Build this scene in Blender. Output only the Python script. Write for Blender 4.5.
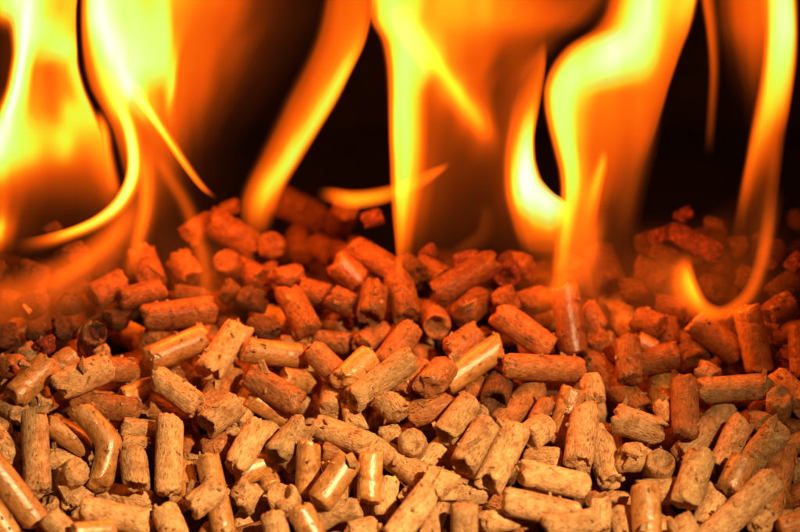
import bpy, math, random
import numpy as np
from mathutils import Vector, Matrix

rng = np.random.default_rng(7)
random.seed(7)
sc = bpy.context.scene
for o in list(bpy.data.objects):
    bpy.data.objects.remove(o)
col = sc.collection

# ------------------------------------------------------------------ camera
PW, PH = 800.0, 532.0                      # the photograph's pixels
PITCH = math.radians(33)
DIST = 0.60
LENS = 117.0
AIM = np.array([0.0, 0.0, 0.0])
FWD = np.array([0.0, math.cos(PITCH), -math.sin(PITCH)])
RGT = np.array([1.0, 0.0, 0.0])
UPV = np.cross(RGT, FWD)
CAM = AIM - FWD * DIST
cd = bpy.data.cameras.new('camera')
cam = bpy.data.objects.new('camera', cd)
col.objects.link(cam)
cam.location = CAM
cam.rotation_euler = (math.pi / 2 - PITCH, 0, 0)
cd.lens = LENS
cd.sensor_width = 36
cd.clip_start = 0.02
cd.clip_end = 20
cd.dof.use_dof = True
cd.dof.focus_distance = DIST - 0.034
cd.dof.aperture_fstop = 9.5
sc.camera = cam
PX = 36.0 / LENS / PW                      # tangent per pixel


def ray(x, y):
    d = FWD + RGT * ((x - PW / 2) * PX) + UPV * ((PH / 2 - y) * PX)
    return d / np.linalg.norm(d)


# ------------------------------------------------------------------ light
w = bpy.data.worlds.new('World')
sc.world = w
w.use_nodes = True
w.node_tree.nodes['Background'].inputs[0].default_value = (1.0, 0.45, 0.2, 1)
w.node_tree.nodes['Background'].inputs[1].default_value = 0.012
sc.view_settings.view_transform = 'Standard'
sc.view_settings.look = 'None'
sc.view_settings.exposure = 0
sc.view_settings.gamma = 1
sc.view_settings.use_curve_mapping = False
sc.cycles.use_denoising = True
try:
    sc.cycles.denoiser = 'OPENIMAGEDENOISE'
except Exception:
    pass
sc.cycles.transparent_max_bounces = 160
sc.cycles.max_bounces = 5
sc.cycles.diffuse_bounces = 2
sc.cycles.glossy_bounces = 2
sc.cycles.sample_clamp_indirect = 4.0
sc.cycles.caustics_reflective = False
sc.cycles.caustics_refractive = False


def spot(name, loc, aim, energy, color, size, angle, blend):
    l = bpy.data.lights.new(name, 'SPOT')
    l.energy = energy
    l.color = color
    l.shadow_soft_size = size
    l.spot_size = math.radians(angle)
    l.spot_blend = blend
    o = bpy.data.objects.new(name, l)
    col.objects.link(o)
    o.location = loc
    d = Vector(aim) - Vector(loc)
    o.rotation_euler = d.to_track_quat('-Z', 'Y').to_euler()
    return o


spot('key_lamp', (0.20, -0.30, 0.36), (0.0, -0.124, -0.02), 26, (1, 0.61, 0.275), 0.010, 32.5, 1.0)


def glow(name, loc, energy, r=0.008, color=(1, 0.17, 0.012)):
    l = bpy.data.lights.new(name, 'POINT')
    l.energy = energy
    l.color = color
    l.shadow_soft_size = r
    o = bpy.data.objects.new(name, l)
    col.objects.link(o)
    o.location = loc
    return o


KEY = np.array([0.20, -0.30, 0.36])

# ------------------------------------------------------------------ pile surface
def surf(x, y):
    z = 0.20 * y + 0.0016 * np.sin(x * 62 + 1.0) + 0.0012 * np.sin(y * 90 + x * 40)
    t = np.maximum(0, y - 0.016)
    return z - 26.0 * t * t


def hit(x, y):
    """distance along the ray through pixel x, y to the pile surface"""
    d = ray(x, y)
    s = DIST - 0.22
    prev = None
    while s < DIST + 0.25:
        p = CAM + d * s
        f = p[2] - surf(p[0], p[1])
        if f <= 0:
            a, b = s - 0.004, s
            for _ in range(12):
                m = (a + b) / 2
                q = CAM + d * m
                if q[2] > surf(q[0], q[1]):
                    a = m
                else:
                    b = m
            return (a + b) / 2
        if prev is not None and f > prev and p[1] > 0.02:
            return s                      # grazes the crest
        prev = f
        s += 0.004
    return s


# ------------------------------------------------------------------ pellets read from the photograph
# x1, y1, x2, y2, width, layer, flags, tilt (A towards the camera, deg), bend (x, y)
# flags: m matte tan, g glossy, v greenish grey, o orange skin, d dull, k charred, e ember, h hollow lower end, r ragged ends
P = []


def p(x1, y1, x2, y2, wd, ly, fl='m', tilt=None, bend=None, lab=None):
    P.append(dict(a=(x1, y1), b=(x2, y2), w=wd, l=ly, f=fl, t=tilt, bend=bend, lab=lab))


# bottom strip
p(34, 412, 38, 493, 27, 0, 'm')
p(-16, 454, 39, 525, 28, 0, 'gh')
p(-14, 502, 12, 540, 26, 1.0, 'g')
p(-12, 428, 14, 464, 26, 1, 'm')
p(79, 470, 57, 486, 28, 0.2, 'm', 42)
p(80, 408, 101, 487, 27, 0, 'g', None, (109, 446))
p(48, 422, 92, 450, 25, 0.8, 'g')
p(44, 456, 84, 468, 22, 1.7, 'm')
p(133, 452, 137, 489, 27, 0.1, 'mh')
p(48, 498, 60, 512, 27, 0.7, 'm', 15)
p(68, 503, 86, 491, 18, 1.2, 'r')
p(80, 508, 148, 524, 27, 0, 'm')
p(72, 533, 116, 529, 20, -0.3, 'g')
p(48, 516, 70, 538, 26, 0.4, 'm')
p(122, 429, 160, 433, 24, 1, 'm')
p(122, 441, 150, 444, 13, 0.8, 'r')
p(0, 404, 22, 415, 24, 0.8, 'm', -25)
p(-10, 424, 8, 434, 22, 1, 'm')
p(12, 442, 30, 450, 24, 1.6, 'm')
p(98, 492, 152, 503, 24, 1.6, 'm')
p(170, 418, 168, 494, 27, 0, 'm')
p(182, 460, 190, 500, 21, 0.8, 'g')
p(204, 427, 238, 403, 28, 0, 'mh', 25)
p(260, 424, 234, 469, 27, 0, 'm')
p(207, 456, 226, 540, 24, 0.1, 'g')
p(190, 509, 222, 487, 27, -0.4, 'mr')
p(252, 484, 238, 508, 30, 0.3, 'mr')
p(164, 508, 178, 542, 28, 0.1, 'm')
p(264, 498, 238, 532, 24, 0.8, 'm')
p(203, 452, 229, 444, 26, 1.2, 'o')
p(182, 422, 194, 458, 26, 1.6, 'o')
p(190, 468, 202, 460, 15, 1.2, 'r')
p(172, 501, 183, 507, 14, 0.6, 'r')
p(306, 423, 274, 457, 28, 0, 'vh', -22)
p(309, 441, 307, 498, 24, 0.7, 'g')
p(316, 426, 371, 446, 26, 0.5, 'm')
p(350, 459, 318, 504, 28, 0, 'g')
p(314, 525, 360, 509, 23, 0.8, 'm', None, (336, 512))
p(371, 453, 369, 503, 24, 0.7, 'g')
p(388, 478, 384, 520, 23, 1.2, 'm')
p(376, 447, 427, 481, 26, 0.8, 'm')
p(389, 431, 392, 440, 23, 0.9, 'm', 62)
p(411, 441, 417, 453, 28, 0.1, 'm', 58)
p(331, 411, 333, 392, 25, 0.3, 'm', 48)
p(281, 494, 290, 510, 31, 0, 'mh', 46)
p(272, 514, 280, 545, 25, 0, 'm')
p(299, 508, 318, 545, 27, 0.1, 'g')
p(289, 462, 300, 472, 17, 1.2, 'r')
p(325, 462, 328, 472, 10, 1.1, 'r')
p(352, 402, 357, 430, 24, 1, 'm')
p(322, 450, 352, 458, 22, 1.8, 'o')
p(405, 496, 415, 488, 14, 1.4, 'r')
p(350, 532, 378, 526, 22, 0.8, 'm')
p(258, 430, 276, 436, 20, 1.2, 'm')
p(471, 402, 443, 438, 29, 0, 'vh', -28)
p(489, 423, 462, 468, 30, 0, 'mh')
p(519, 424, 487, 488, 30, 0, 'mh')
p(426, 479, 453, 489, 30, 0.2, 'mr')
p(431, 489, 392, 540, 28, 0, 'm')
p(448, 444, 420, 468, 25, 1, 'm')
p(465, 505, 464, 545, 27, 0, 'm', 18)
p(452, 490, 488, 494, 26, 1.4, 'm')
p(441, 502, 428, 538, 20, 0.8, 'm')
p(481, 523, 516, 519, 23, 0.8, 'm')
p(502, 500, 580, 517, 28, 0.1, 'm')
p(520, 472, 587, 487, 27, 0, 'm')
p(528, 457, 560, 459, 23, 1, 'm')
p(547, 424, 528, 438, 30, 0.1, 'm', -25)
p(586, 409, 577, 466, 29, 0, 'm')
p(574, 389, 556, 446, 26, 0.8, 'g')
p(596, 430, 612, 484, 28, 0.9, 'm')
p(620, 459, 650, 455, 29, 0, 'mr')
p(661, 460, 656, 479, 29, 0.1, 'mh', 42)
p(645, 486, 648, 546, 29, 0, 'g')
p(600, 499, 599, 534, 23, 0.3, 'm')
p(609, 495, 625, 500, 14, 1, 'r')
p(545, 528, 596, 521, 26, 0, 'm')
p(619, 510, 627, 542, 24, 0.8, 'm')
p(640, 493, 684, 490, 27, 1, 'm')
p(613, 417, 662, 434, 30, 0, 'mr')
p(684, 380, 686, 437, 27, 0, 'mo')
p(731, 407, 681, 457, 27, 0.8, 'm')
p(702, 452, 684, 505, 30, 0, 'v')
p(742, 422, 720, 467, 27, 0.8, 'mh')
p(780, 428, 741, 475, 29, 0.1, 'v', 20)
p(745, 456, 728, 492, 27, 0.0, 'g')
p(775, 477, 704, 543, 29, 0, 'm')
p(717, 488, 704, 528, 27, 0.8, 'm')
p(678, 518, 692, 548, 29, 0, 'm')
p(785, 450, 766, 518, 28, 0.8, 'o')
p(752, 420, 769, 424, 21, 0.8, 'r')
p(785, 430, 808, 426, 21, 1, 'o')
p(787, 448, 808, 440, 21, 0.9, 'm')
p(786, 500, 810, 492, 26, 1.3, 'o')
p(792, 466, 806, 482, 24, 1.3, 'm')
p(778, 530, 808, 520, 24, 0.8, 'o')
p(755, 532, 772, 514, 22, 0.8, 'm')
# middle strip
p(50, 362, 14, 398, 28, 0, 'g')
p(55, 368, 76, 354, 24, 0.6, 'g')
p(111, 365, 56, 388, 30, -0.2, 'm')
p(104, 369, 137, 371, 25, 0.6, 'o')
p(20, 366, -8, 369, 25, 0.3, 'm', 32)
p(22, 346, 34, 362, 22, 1.2, 'm')
p(94, 332, 90, 348, 27, 0.3, 'kh', 48)
p(38, 350, 53, 342, 17, 0.8, 'e')
p(97, 357, 108, 350, 16, 0.8, 'm')
p(54, 330, 78, 327, 24, 1.3, 'd')
p(28, 330, 48, 337, 22, 1.5, 'd')
p(142, 319, 215, 309, 28, 0, 'o')
p(160, 328, 150, 346, 24, 0.8, 'm')
p(147, 361, 206, 336, 27, 0, 'g')
p(121, 399, 154, 386, 22, 0.8, 'g')
p(73, 403, 139, 411, 26, 0.8, 'o')
p(146, 404, 190, 422, 25, 1, 'o')
p(29, 409, 51, 396, 26, 0.8, 'r')
p(157, 378, 198, 406, 27, 0, 'mr')
p(170, 372, 182, 379, 16, 1, 'o')
p(242, 324, 206, 375, 29, 0, 'mh')
p(233, 367, 200, 420, 27, 0.8, 'o')
p(248, 393, 240, 426, 21, 0.9, 'm')
p(250, 396, 288, 417, 24, 1, 'g')
p(249, 375, 301, 406, 28, 0, 'o')
p(244, 350, 307, 357, 25, 0, 'g')
p(255, 321, 275, 335, 25, 0.8, 'rd')
p(281, 378, 320, 384, 22, 0.8, 'g')
p(311, 349, 341, 377, 25, 0.1, 'o')
p(371, 355, 341, 383, 27, 0, 'g')
p(413, 356, 351, 402, 27, -0.3, 'v')
p(410, 331, 381, 368, 27, 0.6, 'or')
p(361, 346, 385, 329, 24, 0.8, 'o')
p(313, 340, 352, 344, 22, 1.4, 'o')
p(280, 341, 309, 342, 12, 0.8, 'm')
p(287, 290, 310, 333, 28, 0, 'm')
p(325, 317, 349, 328, 28, 0.8, 'mr')
p(376, 285, 370, 319, 27, 0, 'mh')
p(397, 273, 407, 319, 29, 0, 'mr')
p(382, 397, 401, 415, 27, 0.1, 'm')
p(425, 363, 400, 397, 24, 0.9, 'o')
p(408, 416, 456, 403, 26, 0.9, 'o')
p(366, 412, 378, 424, 20, 1.5, 'o')
p(445, 367, 427, 389, 30, 0, 'mr')
p(502, 345, 444, 384, 27, 0.2, 'g')
p(479, 333, 448, 353, 28, 0.5, 'or')
p(497, 312, 550, 349, 28, 0.1, 'or')
p(430, 311, 438, 328, 28, 0.1, 'rh', -30)
p(483, 297, 461, 317, 29, 0, 'o', -20)
p(488, 366, 500, 372, 14, 1, 'e')
p(503, 366, 584, 370, 26, 0, 'o')
p(500, 381, 494, 402, 28, 0.1, 'dh', -25)
p(478, 382, 471, 402, 22, 1, 'o')
p(539, 387, 498, 425, 27, 0.8, 'o')
p(548, 400, 534, 424, 18, 1, 'o')
p(558, 398, 548, 418, 16, 1.3, 'o')
p(476, 410, 487, 415, 15, 1, 'r')
p(523, 305, 553, 295, 28, 0.4, 'or')
p(564, 285, 574, 355, 29, -0.2, 'g')
p(585, 357, 642, 410, 26, 0.8, 'o')
p(590, 377, 595, 402, 23, 0.2, 'mr')
p(596, 335, 608, 360, 22, 1, 'or')
p(627, 338, 630, 381, 26, 0, 'o')
p(640, 364, 678, 354, 27, 0.2, 'o')
p(660, 372, 662, 410, 25, 0.8, 'g')
p(661, 402, 668, 422, 20, 0.4, 'r')
p(636, 340, 656, 350, 21, 0.8, 'g')
p(636, 318, 662, 328, 26, 0.6, 'o')
p(590, 320, 600, 345, 20, 1.4, 'o')
p(693, 320, 737, 354, 28, 0.1, 'go')
p(688, 342, 698, 362, 27, 0.7, 'o')
p(698, 368, 714, 378, 22, 1, 'm')
p(725, 366, 746, 372, 24, 0.9, 'm')
p(746, 306, 760, 371, 28, -0.2, 'g')
p(772, 340, 792, 335, 15, 0.7, 'o')
p(780, 362, 796, 354, 21, 0.7, 'or')
p(798, 326, 802, 380, 22, 0.1, 'o')
p(699, 391, 772, 386, 26, 0, 'm')
p(776, 376, 808, 409, 26, 0.1, 'm')
p(780, 396, 777, 422, 26, 0.2, 'm', 35)
p(768, 345, 784, 363, 20, 1, 'o')
p(664, 318, 668, 346, 26, 0.8, 'o')
p(726, 320, 740, 336, 22, 1.4, 'd')
p(0, 386, 20, 380, 22, 1.2, 'm')
p(-4, 340, 18, 332, 24, 0.9, 'd')
# crest strip
p(672, 230, 719, 255, 22, 0, 'er')
p(651, 238, 677, 229, 14, 0.1, 'er')
p(678, 218, 692, 211, 13, 0.4, 'er')
p(730, 249, 749, 246, 23, 0.4, 'd')
p(790, 266, 802, 256, 15, 0.3, 'er')
p(636, 267, 663, 284, 30, 0.2, 'o')
p(623, 292, 643, 290, 27, 0.1, 'r')
p(655, 305, 686, 312, 25, 0.5, 'o')
p(598, 249, 613, 286, 30, 0.6, 'o')
p(774, 297, 797, 280, 28, 0.4, 'm')
p(768, 318, 793, 301, 28, 0.4, 'm')
p(583, 306, 599, 332, 26, 0.8, 'o')
p(495, 260, 431, 298, 28, 0, 'oh')
p(507, 276, 512, 262, 27, 0.1, 'eh', 45)
p(495, 304, 513, 297, 27, 0.3, 'or')
p(420, 265, 446, 279, 24, 0.7, 'o')
p(404, 262, 419, 275, 23, 0.6, 'rd')
p(423, 258, 433, 249, 14, 0.5, 'er')
p(455, 262, 477, 256, 15, 0.6, 'er')
p(512, 261, 531, 269, 24, 0.7, 'o')
p(276, 198, 323, 222, 32, 0, 'o')
p(347, 206, 337, 229, 27, 0, 'or')
p(363, 221, 380, 216, 17, 0.2, 'er')
p(271, 245, 277, 257, 28, 0, 'or', 35)
p(297, 233, 300, 258, 25, 0.5, 'o')
p(313, 242, 337, 259, 26, 0.5, 'o')
p(350, 246, 397, 273, 27, 0, 'o')
p(334, 260, 361, 283, 29, -0.1, 'g')
p(333, 249, 349, 257, 22, 0.6, 'm')
p(299, 290, 330, 298, 27, 0.2, 'm')
p(330, 296, 353, 307, 26, 0.1, 'm')
p(275, 282, 302, 275, 26, 0.7, 'o')
p(253, 286, 280, 271, 28, 0.7, 'o')
p(209, 220, 257, 250, 31, 0, 'o')
p(186, 237, 214, 221, 25, 0.6, 'o')
p(226, 261, 235, 276, 27, 0.1, 'o', 40)
p(235, 267, 263, 283, 28, 0.6, 'o')
p(139, 250, 153, 286, 30, 0.5, 'o')
p(177, 257, 193, 280, 28, 0.5, 'or')
p(222, 287, 235, 298, 24, 1, 'd')
p(240, 296, 264, 303, 23, 0.7, 'rd')
p(119, 300, 161, 290, 23, 0.2, 'o')
p(91, 299, 125, 281, 28, 0, 'or', 15)
p(222, 211, 237, 205, 15, 0.5, 'o')
p(45, 237, 60, 229, 20, 0.5, 'o')
p(176, 296, 205, 300, 24, 1.0, 'd')
p(108, 322, 126, 316, 24, 1.0, 'd')
p(60, 300, 80, 310, 24, 1.0, 'd')
p(-5, 300, 20, 306, 26, 0.8, 'd')
p(20, 270, 46, 280, 26, 0.8, 'd')
p(22, 310, 46, 300, 26, 0.9, 'd')
p(0, 262, -14, 280, 26, 0.8, 'd')
p(62, 262, 84, 250, 26, 0.7, 'd')
p(560, 262, 582, 272, 26, 0.8, 'o')
p(700, 285, 722, 290, 25, 0.9, 'd')
p(738, 275, 760, 282, 25, 0.8, 'd')
p(765, 262, 780, 245, 25, 0.8, 'd')
p(706, 222, 727, 227, 14, 0.5, 'dr')
p(652, 254, 672, 262, 26, 0.9, 'd')
p(676, 262, 700, 270, 26, 1.1, 'd')
p(706, 266, 732, 262, 25, 1.0, 'd')
p(698, 240, 726, 236, 24, 1.6, 'd')
p(752, 240, 768, 254, 25, 1.0, 'd')
p(786, 276, 806, 270, 25, 1.0, 'd')
p(640, 246, 656, 240, 24, 1.2, 'd')
p(660, 282, 690, 290, 26, 0.9, 'd')

N = len(P)
W = np.array([q['w'] for q in P], float)
LY = np.array([q['l'] for q in P], float)
A2 = np.array([q['a'] for q in P], float)
B2 = np.array([q['b'] for q in P], float)
dA = np.array([ray(*a) for a in A2])
dB = np.array([ray(*b) for b in B2])
mpp = PX * DIST
s0 = np.array([hit(*((A2[i] + B2[i]) / 2)) for i in range(N)])
R = W * mpp / 2 * 1.03
sA = np.zeros(N)
sB = np.zeros(N)
for i, q in enumerate(P):
    base = s0[i] + (q['l'] * 0.80 + 0.1) * max(2 * R[i], 0.0055)
    ha, hb = hit(*A2[i]), hit(*B2[i])
    k = 0.62
    da = np.clip(k * (ha - s0[i]), -0.010, 0.010)
    db = np.clip(k * (hb - s0[i]), -0.010, 0.010)
    if 'g' in q['f'] and q['t'] is None:
        # polished pellets lie so that the lamp glints along them
        ctr = CAM + ray(*((A2[i] + B2[i]) / 2)) * s0[i]
        hv = (KEY - ctr) / np.linalg.norm(KEY - ctr) + (CAM - ctr) / np.linalg.norm(CAM - ctr)
        ai = (RGT * (B2[i, 0] - A2[i, 0]) - UPV * (B2[i, 1] - A2[i, 1])) * mpp
        t_ = -np.dot(hv, ai) / np.dot(hv, FWD)
        da, db = -t_ / 2, t_ / 2
    if q['t'] is not None:
        a = np.linalg.norm(A2[i] - B2[i]) * mpp
        t = math.radians(abs(q['t']))
        dd = max(a * math.tan(t), math.sqrt(max(0, 0.0085 ** 2 - a * a)))
        if q['t'] > 0:
            da, db = 0.0, dd
        else:
            da, db = dd, 0.0
    sA[i], sB[i] = base + da, base + db
sA0, sB0 = sA.copy(), sB.copy()

# image plane closest points (constant while solving)
Am, Bm = A2 * mpp, B2 * mpp


def seg2(i, j):
    best = None
    for t in np.linspace(0, 1, 9):
        a = Am[i] + (Bm[i] - Am[i]) * t
        v = Bm[j] - Am[j]
        u = float(np.clip(np.dot(a - Am[j], v) / max(np.dot(v, v), 1e-12), 0, 1))
        d = np.linalg.norm(a - Am[j] - v * u)
        if best is None or d < best[0]:
            best = (d, t, u)
    return best


cons = []
for i in range(N):
    for j in range(i + 1, N):
        if np.linalg.norm((A2[i] + B2[i] - A2[j] - B2[j]) / 2) > 110:
            continue
        d, t, u = seg2(i, j)
        RR = 0.90 * (R[i] + R[j])
        if d < RR:
            di = sA0[i] + (sB0[i] - sA0[i]) * t
            dj = sA0[j] + (sB0[j] - sA0[j]) * u
            front = 1 if (di + LY[i] * 0.004) < (dj + LY[j] * 0.004) else -1
            cons.append((i, j, t, u, math.sqrt(RR * RR - d * d), front))
for it in range(400):
    sA += (sA0 - sA) * 0.01
    sB += (sB0 - sB) * 0.01
    for i, j, t, u, need, fr in cons:
        di = sA[i] + (sB[i] - sA[i]) * t
        dj = sA[j] + (sB[j] - sA[j]) * u
        gap = (dj - di) * fr
        if gap < need:
            c = (need - gap) * 0.22 * fr
            # the deeper one gives way more
            fi, fj = (0.6, 1.4) if fr > 0 else (1.4, 0.6)
            sA[i] -= c * fi * (0.4 + (1 - t)) * 0.8
            sB[i] -= c * fi * (0.4 + t) * 0.8
            sA[j] += c * fj * (0.4 + (1 - u)) * 0.8
            sB[j] += c * fj * (0.4 + u) * 0.8
EA = CAM + dA * sA[:, None]
EB = CAM + dB * sB[:, None]
RW = R * ((sA + sB) / 2 / DIST)

# ------------------------------------------------------------------ the pellets that fill the heap beneath and around
NF = 900
fx = rng.uniform(-0.125, 0.125, NF)
fy = rng.uniform(-0.125, 0.045, NF)
dep = rng.uniform(0.006, 0.019, NF)
outside = np.zeros(NF, bool)
halfw = 0.0945
for i in range(NF):
    if abs(fx[i]) > halfw + 0.008 or fy[i] < -0.098 or fy[i] > 0.2:
        outside[i] = True
        dep[i] = rng.uniform(0.002, 0.018)
C = np.stack([fx, fy, surf(fx, fy) - dep], 1)
th = rng.uniform(0, math.pi, NF)
el = rng.normal(0, 0.35, NF)
D = np.stack([np.cos(th) * np.cos(el), np.sin(th) * np.cos(el), np.sin(el)], 1)
HL = rng.uniform(0.0035, 0.0085, NF)
FR = rng.uniform(0.0028, 0.0033, NF)


def relax(C, D, HL, FR, n_it):
    n = len(C)
    ts = np.array([-1, -0.5, 0, 0.5, 1])
    fixc = np.concatenate([EA + (EB - EA) * t for t in (0, .25, .5, .75, 1)])
    fixr = np.tile(RW, 5)
    own = np.repeat(np.arange(n), 5)
    for it in range(n_it):
        pts = (C[:, None, :] + D[:, None, :] * (HL[:, None] * ts)[:, :, None]).reshape(-1, 3)
        pr = np.repeat(FR, 5)
        order = np.argsort(pts[:, 0])
        xs = pts[order, 0]
        push = np.zeros((n, 3))
        cell = 0.0064
        # spatial hash in x slabs
        hi = np.searchsorted(xs, xs + cell, 'right')
        for a_ in range(0, len(order)):
            js = order[a_ + 1:hi[a_]]
            if len(js) == 0:
                continue
            i_ = order[a_]
            v = pts[js] - pts[i_]
            d = np.sqrt((v * v).sum(1)) + 1e-9
            ok = (d < (pr[js] + pr[i_]) * 0.92) & (own[js] != own[i_])
            if ok.any():
                vv = v[ok] / d[ok][:, None] * ((pr[js][ok] + pr[i_]) * 0.92 - d[ok])[:, None] * 0.20
                push[own[i_]] -= vv.sum(0)
                np.add.at(push, own[js][ok], vv)
        # fixed ones push harder, and only downwards or sideways
        for b0 in range(0, len(pts), 600):
            q = pts[b0:b0 + 600]
            v = q[:, None, :] - fixc[None]
            d = np.sqrt((v * v).sum(2)) + 1e-9
            need = (fixr[None] + pr[b0:b0 + 600][:, None]) * 0.92 - d
            m = need > 0
            ii, jj = np.nonzero(m)
            vv = v[ii, jj] / d[ii, jj][:, None] * need[ii, jj][:, None] * 0.35
            vv[:, 2] = -np.abs(vv[:, 2]) - need[ii, jj] * 0.08
            np.add.at(push, own[b0:b0 + 600][ii], vv)
        ln = np.linalg.norm(push, axis=1)
        sc_ = np.minimum(1, 0.0015 / (ln + 1e-9))
        C = C + push * sc_[:, None]
        top = surf(C[:, 0], C[:, 1]) - np.where(outside, 0.001, np.where(C[:, 1] > 0.006, 0.0155, np.where(C[:, 1] > -0.04, 0.0122, 0.0088)))
        C[:, 2] = np.minimum(C[:, 2], top)
    return C


C = relax(C, D, HL, FR, 14)
ok_ = ~((C[:, 1] > 0.010) & (surf(C[:, 0], C[:, 1]) - C[:, 2] < 0.019) & ~outside)
C, D, HL, FR, outside = C[ok_], D[ok_], HL[ok_], FR[ok_], outside[ok_]
NF = len(C)


# ------------------------------------------------------------------ noise
def vnoise(p_, seed):
    """smooth value noise on points (n,3), range -1..1"""
    q = p_ + seed * 17.31
    i = np.floor(q).astype(np.int64)
    f = q - i
    f = f * f * (3 - 2 * f)
    out = 0
    for dx in (0, 1):
        for dy in (0, 1):
            for dz in (0, 1):
                h = (i[:, 0] + dx) * 374761393 + (i[:, 1] + dy) * 668265263 + (i[:, 2] + dz) * 2147483647
                h = (h ^ (h >> 13)) * 1274126177
                h = (h ^ (h >> 16)) & 0xffff
                wx = f[:, 0] if dx else 1 - f[:, 0]
                wy = f[:, 1] if dy else 1 - f[:, 1]
                wz = f[:, 2] if dz else 1 - f[:, 2]
                out = out + wx * wy * wz * (h / 32767.5 - 1)
    return out


# ------------------------------------------------------------------ materials
def nn(nt, t, **k):
    n = nt.nodes.new(t)
    for a, b in k.items():
        setattr(n, a, b)
    return n


def ramp(nt, fac, stops):
    r = nn(nt, 'ShaderNodeValToRGB')
    e = r.color_ramp.elements
    while len(e) < len(stops):
        e.new(0.5)
    for k, (pos, c) in enumerate(stops):
        e[k].position = pos
        e[k].color = (*c, 1)
    nt.links.new(fac, r.inputs[0])
    return r.outputs[0]


def wood(name, light, mid, dark, rough, coat, bump=1.0, ember=0.0, char=0.0):
    m = bpy.data.materials.new(name)
    m.use_nodes = True
    nt = m.node_tree
    L = nt.links.new
    b = nt.nodes['Principled BSDF']
    tc = nn(nt, 'ShaderNodeTexCoord')
    oi = nn(nt, 'ShaderNodeObjectInfo')
    add = nn(nt, 'ShaderNodeVectorMath', operation='ADD')
    mul = nn(nt, 'ShaderNodeMath', operation='MULTIPLY')
    mul.inputs[1].default_value = 3.7
    L(oi.outputs['Random'], mul.inputs[0])
    L(tc.outputs['Object'], add.inputs[0])
    L(mul.outputs[0], add.inputs[1])
    mp = nn(nt, 'ShaderNodeMapping')
    mp.inputs['Scale'].default_value = (1, 1, 0.45)
    L(add.outputs[0], mp.inputs[0])

    def noise(scale, detail, rough_, vec):
        n = nn(nt, 'ShaderNodeTexNoise')
        n.inputs['Scale'].default_value = scale
        n.inputs['Detail'].default_value = detail
        n.inputs['Roughness'].default_value = rough_
        L(vec, n.inputs['Vector'])
        return n.outputs['Fac']
    fib = noise(2100, 4, 0.7, mp.outputs[0])
    blot = noise(420, 4, 0.62, add.outputs[0])
    fine = noise(4200, 2, 0.6, add.outputs[0])
    base = ramp(nt, fib, [(0.34, dark), (0.46, mid), (0.54, mid), (0.66, light)])
    # broad patches
    mx = nn(nt, 'ShaderNodeMix', data_type='RGBA', blend_type='MULTIPLY')
    mx.inputs['Factor'].default_value = 1.0
    L(base, mx.inputs['A'])
    L(ramp(nt, blot, [(0.34, (0.66, 0.54, 0.42)), (0.50, (0.94, 0.92, 0.88)), (0.66, (1.15, 1.15, 1.15))]), mx.inputs['B'])
    # bark specks
    vo = nn(nt, 'ShaderNodeTexVoronoi')
    vo.inputs['Scale'].default_value = 1300
    vo.inputs['Randomness'].default_value = 1
    L(mp.outputs[0], vo.inputs['Vector'])
    sp = noise(210, 2, 0.5, mp.outputs[0])
    sm = nn(nt, 'ShaderNodeMath', operation='MULTIPLY')
    L(ramp(nt, vo.outputs['Distance'], [(0.12, (1, 1, 1)), (0.34, (0, 0, 0))]), sm.inputs[0])
    L(ramp(nt, sp, [(0.50, (0, 0, 0)), (0.68, (0.6, 0.6, 0.6))]), sm.inputs[1])
    mx2 = nn(nt, 'ShaderNodeMix', data_type='RGBA')
    L(sm.outputs[0], mx2.inputs['Factor'])
    L(mx.outputs['Result'], mx2.inputs['A'])
    mx2.inputs['B'].default_value = (dark[0] * 0.4, dark[1] * 0.3, dark[2] * 0.25, 1)
    # each pellet a little lighter or darker
    hv = nn(nt, 'ShaderNodeHueSaturation')
    vv = nn(nt, 'ShaderNodeMapRange')
    vv.inputs['To Min'].default_value = 0.78
    vv.inputs['To Max'].default_value = 1.22
    L(oi.outputs['Random'], vv.inputs['Value'])
    L(vv.outputs[0], hv.inputs['Value'])
    L(mx2.outputs['Result'], hv.inputs['Color'])
    L(hv.outputs[0], b.inputs['Base Color'])
    rr = nn(nt, 'ShaderNodeMapRange')
    rr.inputs['To Min'].default_value = rough - 0.12
    rr.inputs['To Max'].default_value = rough + 0.15
    L(fib, rr.inputs['Value'])
    L(rr.outputs[0], b.inputs['Roughness'])
    b.inputs['Specular IOR Level'].default_value = 0.35
    b.inputs['Coat Weight'].default_value = coat
    b.inputs['Coat Roughness'].default_value = 0.19
    b.inputs['Coat IOR'].default_value = 1.6
    # relief
    s1 = nn(nt, 'ShaderNodeMath', operation='MULTIPLY_ADD')
    s1.inputs[1].default_value = 0.45
    L(fine, s1.inputs[0])
    L(fib, s1.inputs[2])
    s2 = nn(nt, 'ShaderNodeMath', operation='SUBTRACT')
    L(s1.outputs[0], s2.inputs[0])
    L(sm.outputs[0], s2.inputs[1])
    bp = nn(nt, 'ShaderNodeBump')
    bp.inputs['Strength'].default_value = min(1.0, bump)
    bp.inputs['Distance'].default_value = 0.00042 * max(1, bump)
    L(s2.outputs[0], bp.inputs['Height'])
    L(bp.outputs[0], b.inputs['Normal'])
    bp2 = nn(nt, 'ShaderNodeBump')
    bp2.inputs['Strength'].default_value = 0.35
    bp2.inputs['Distance'].default_value = 0.00022
    L(s2.outputs[0], bp2.inputs['Height'])
    L(bp2.outputs[0], b.inputs['Coat Normal'])
    if ember:
        em = noise(600, 5, 0.75, add.outputs[0])
        b.inputs['Emission Color'].default_value = (1, 0.045, 0.01, 1)
        e = nn(nt, 'ShaderNodeMapRange')
        e.inputs['From Min'].default_value = 0.50
        e.inputs['From Max'].default_value = 0.72
        e.inputs['To Min'].default_value = 0.0
        e.inputs['To Max'].default_value = ember
        L(em, e.inputs['Value'])
        L(e.outputs[0], b.inputs['Emission Strength'])
    return m


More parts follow.
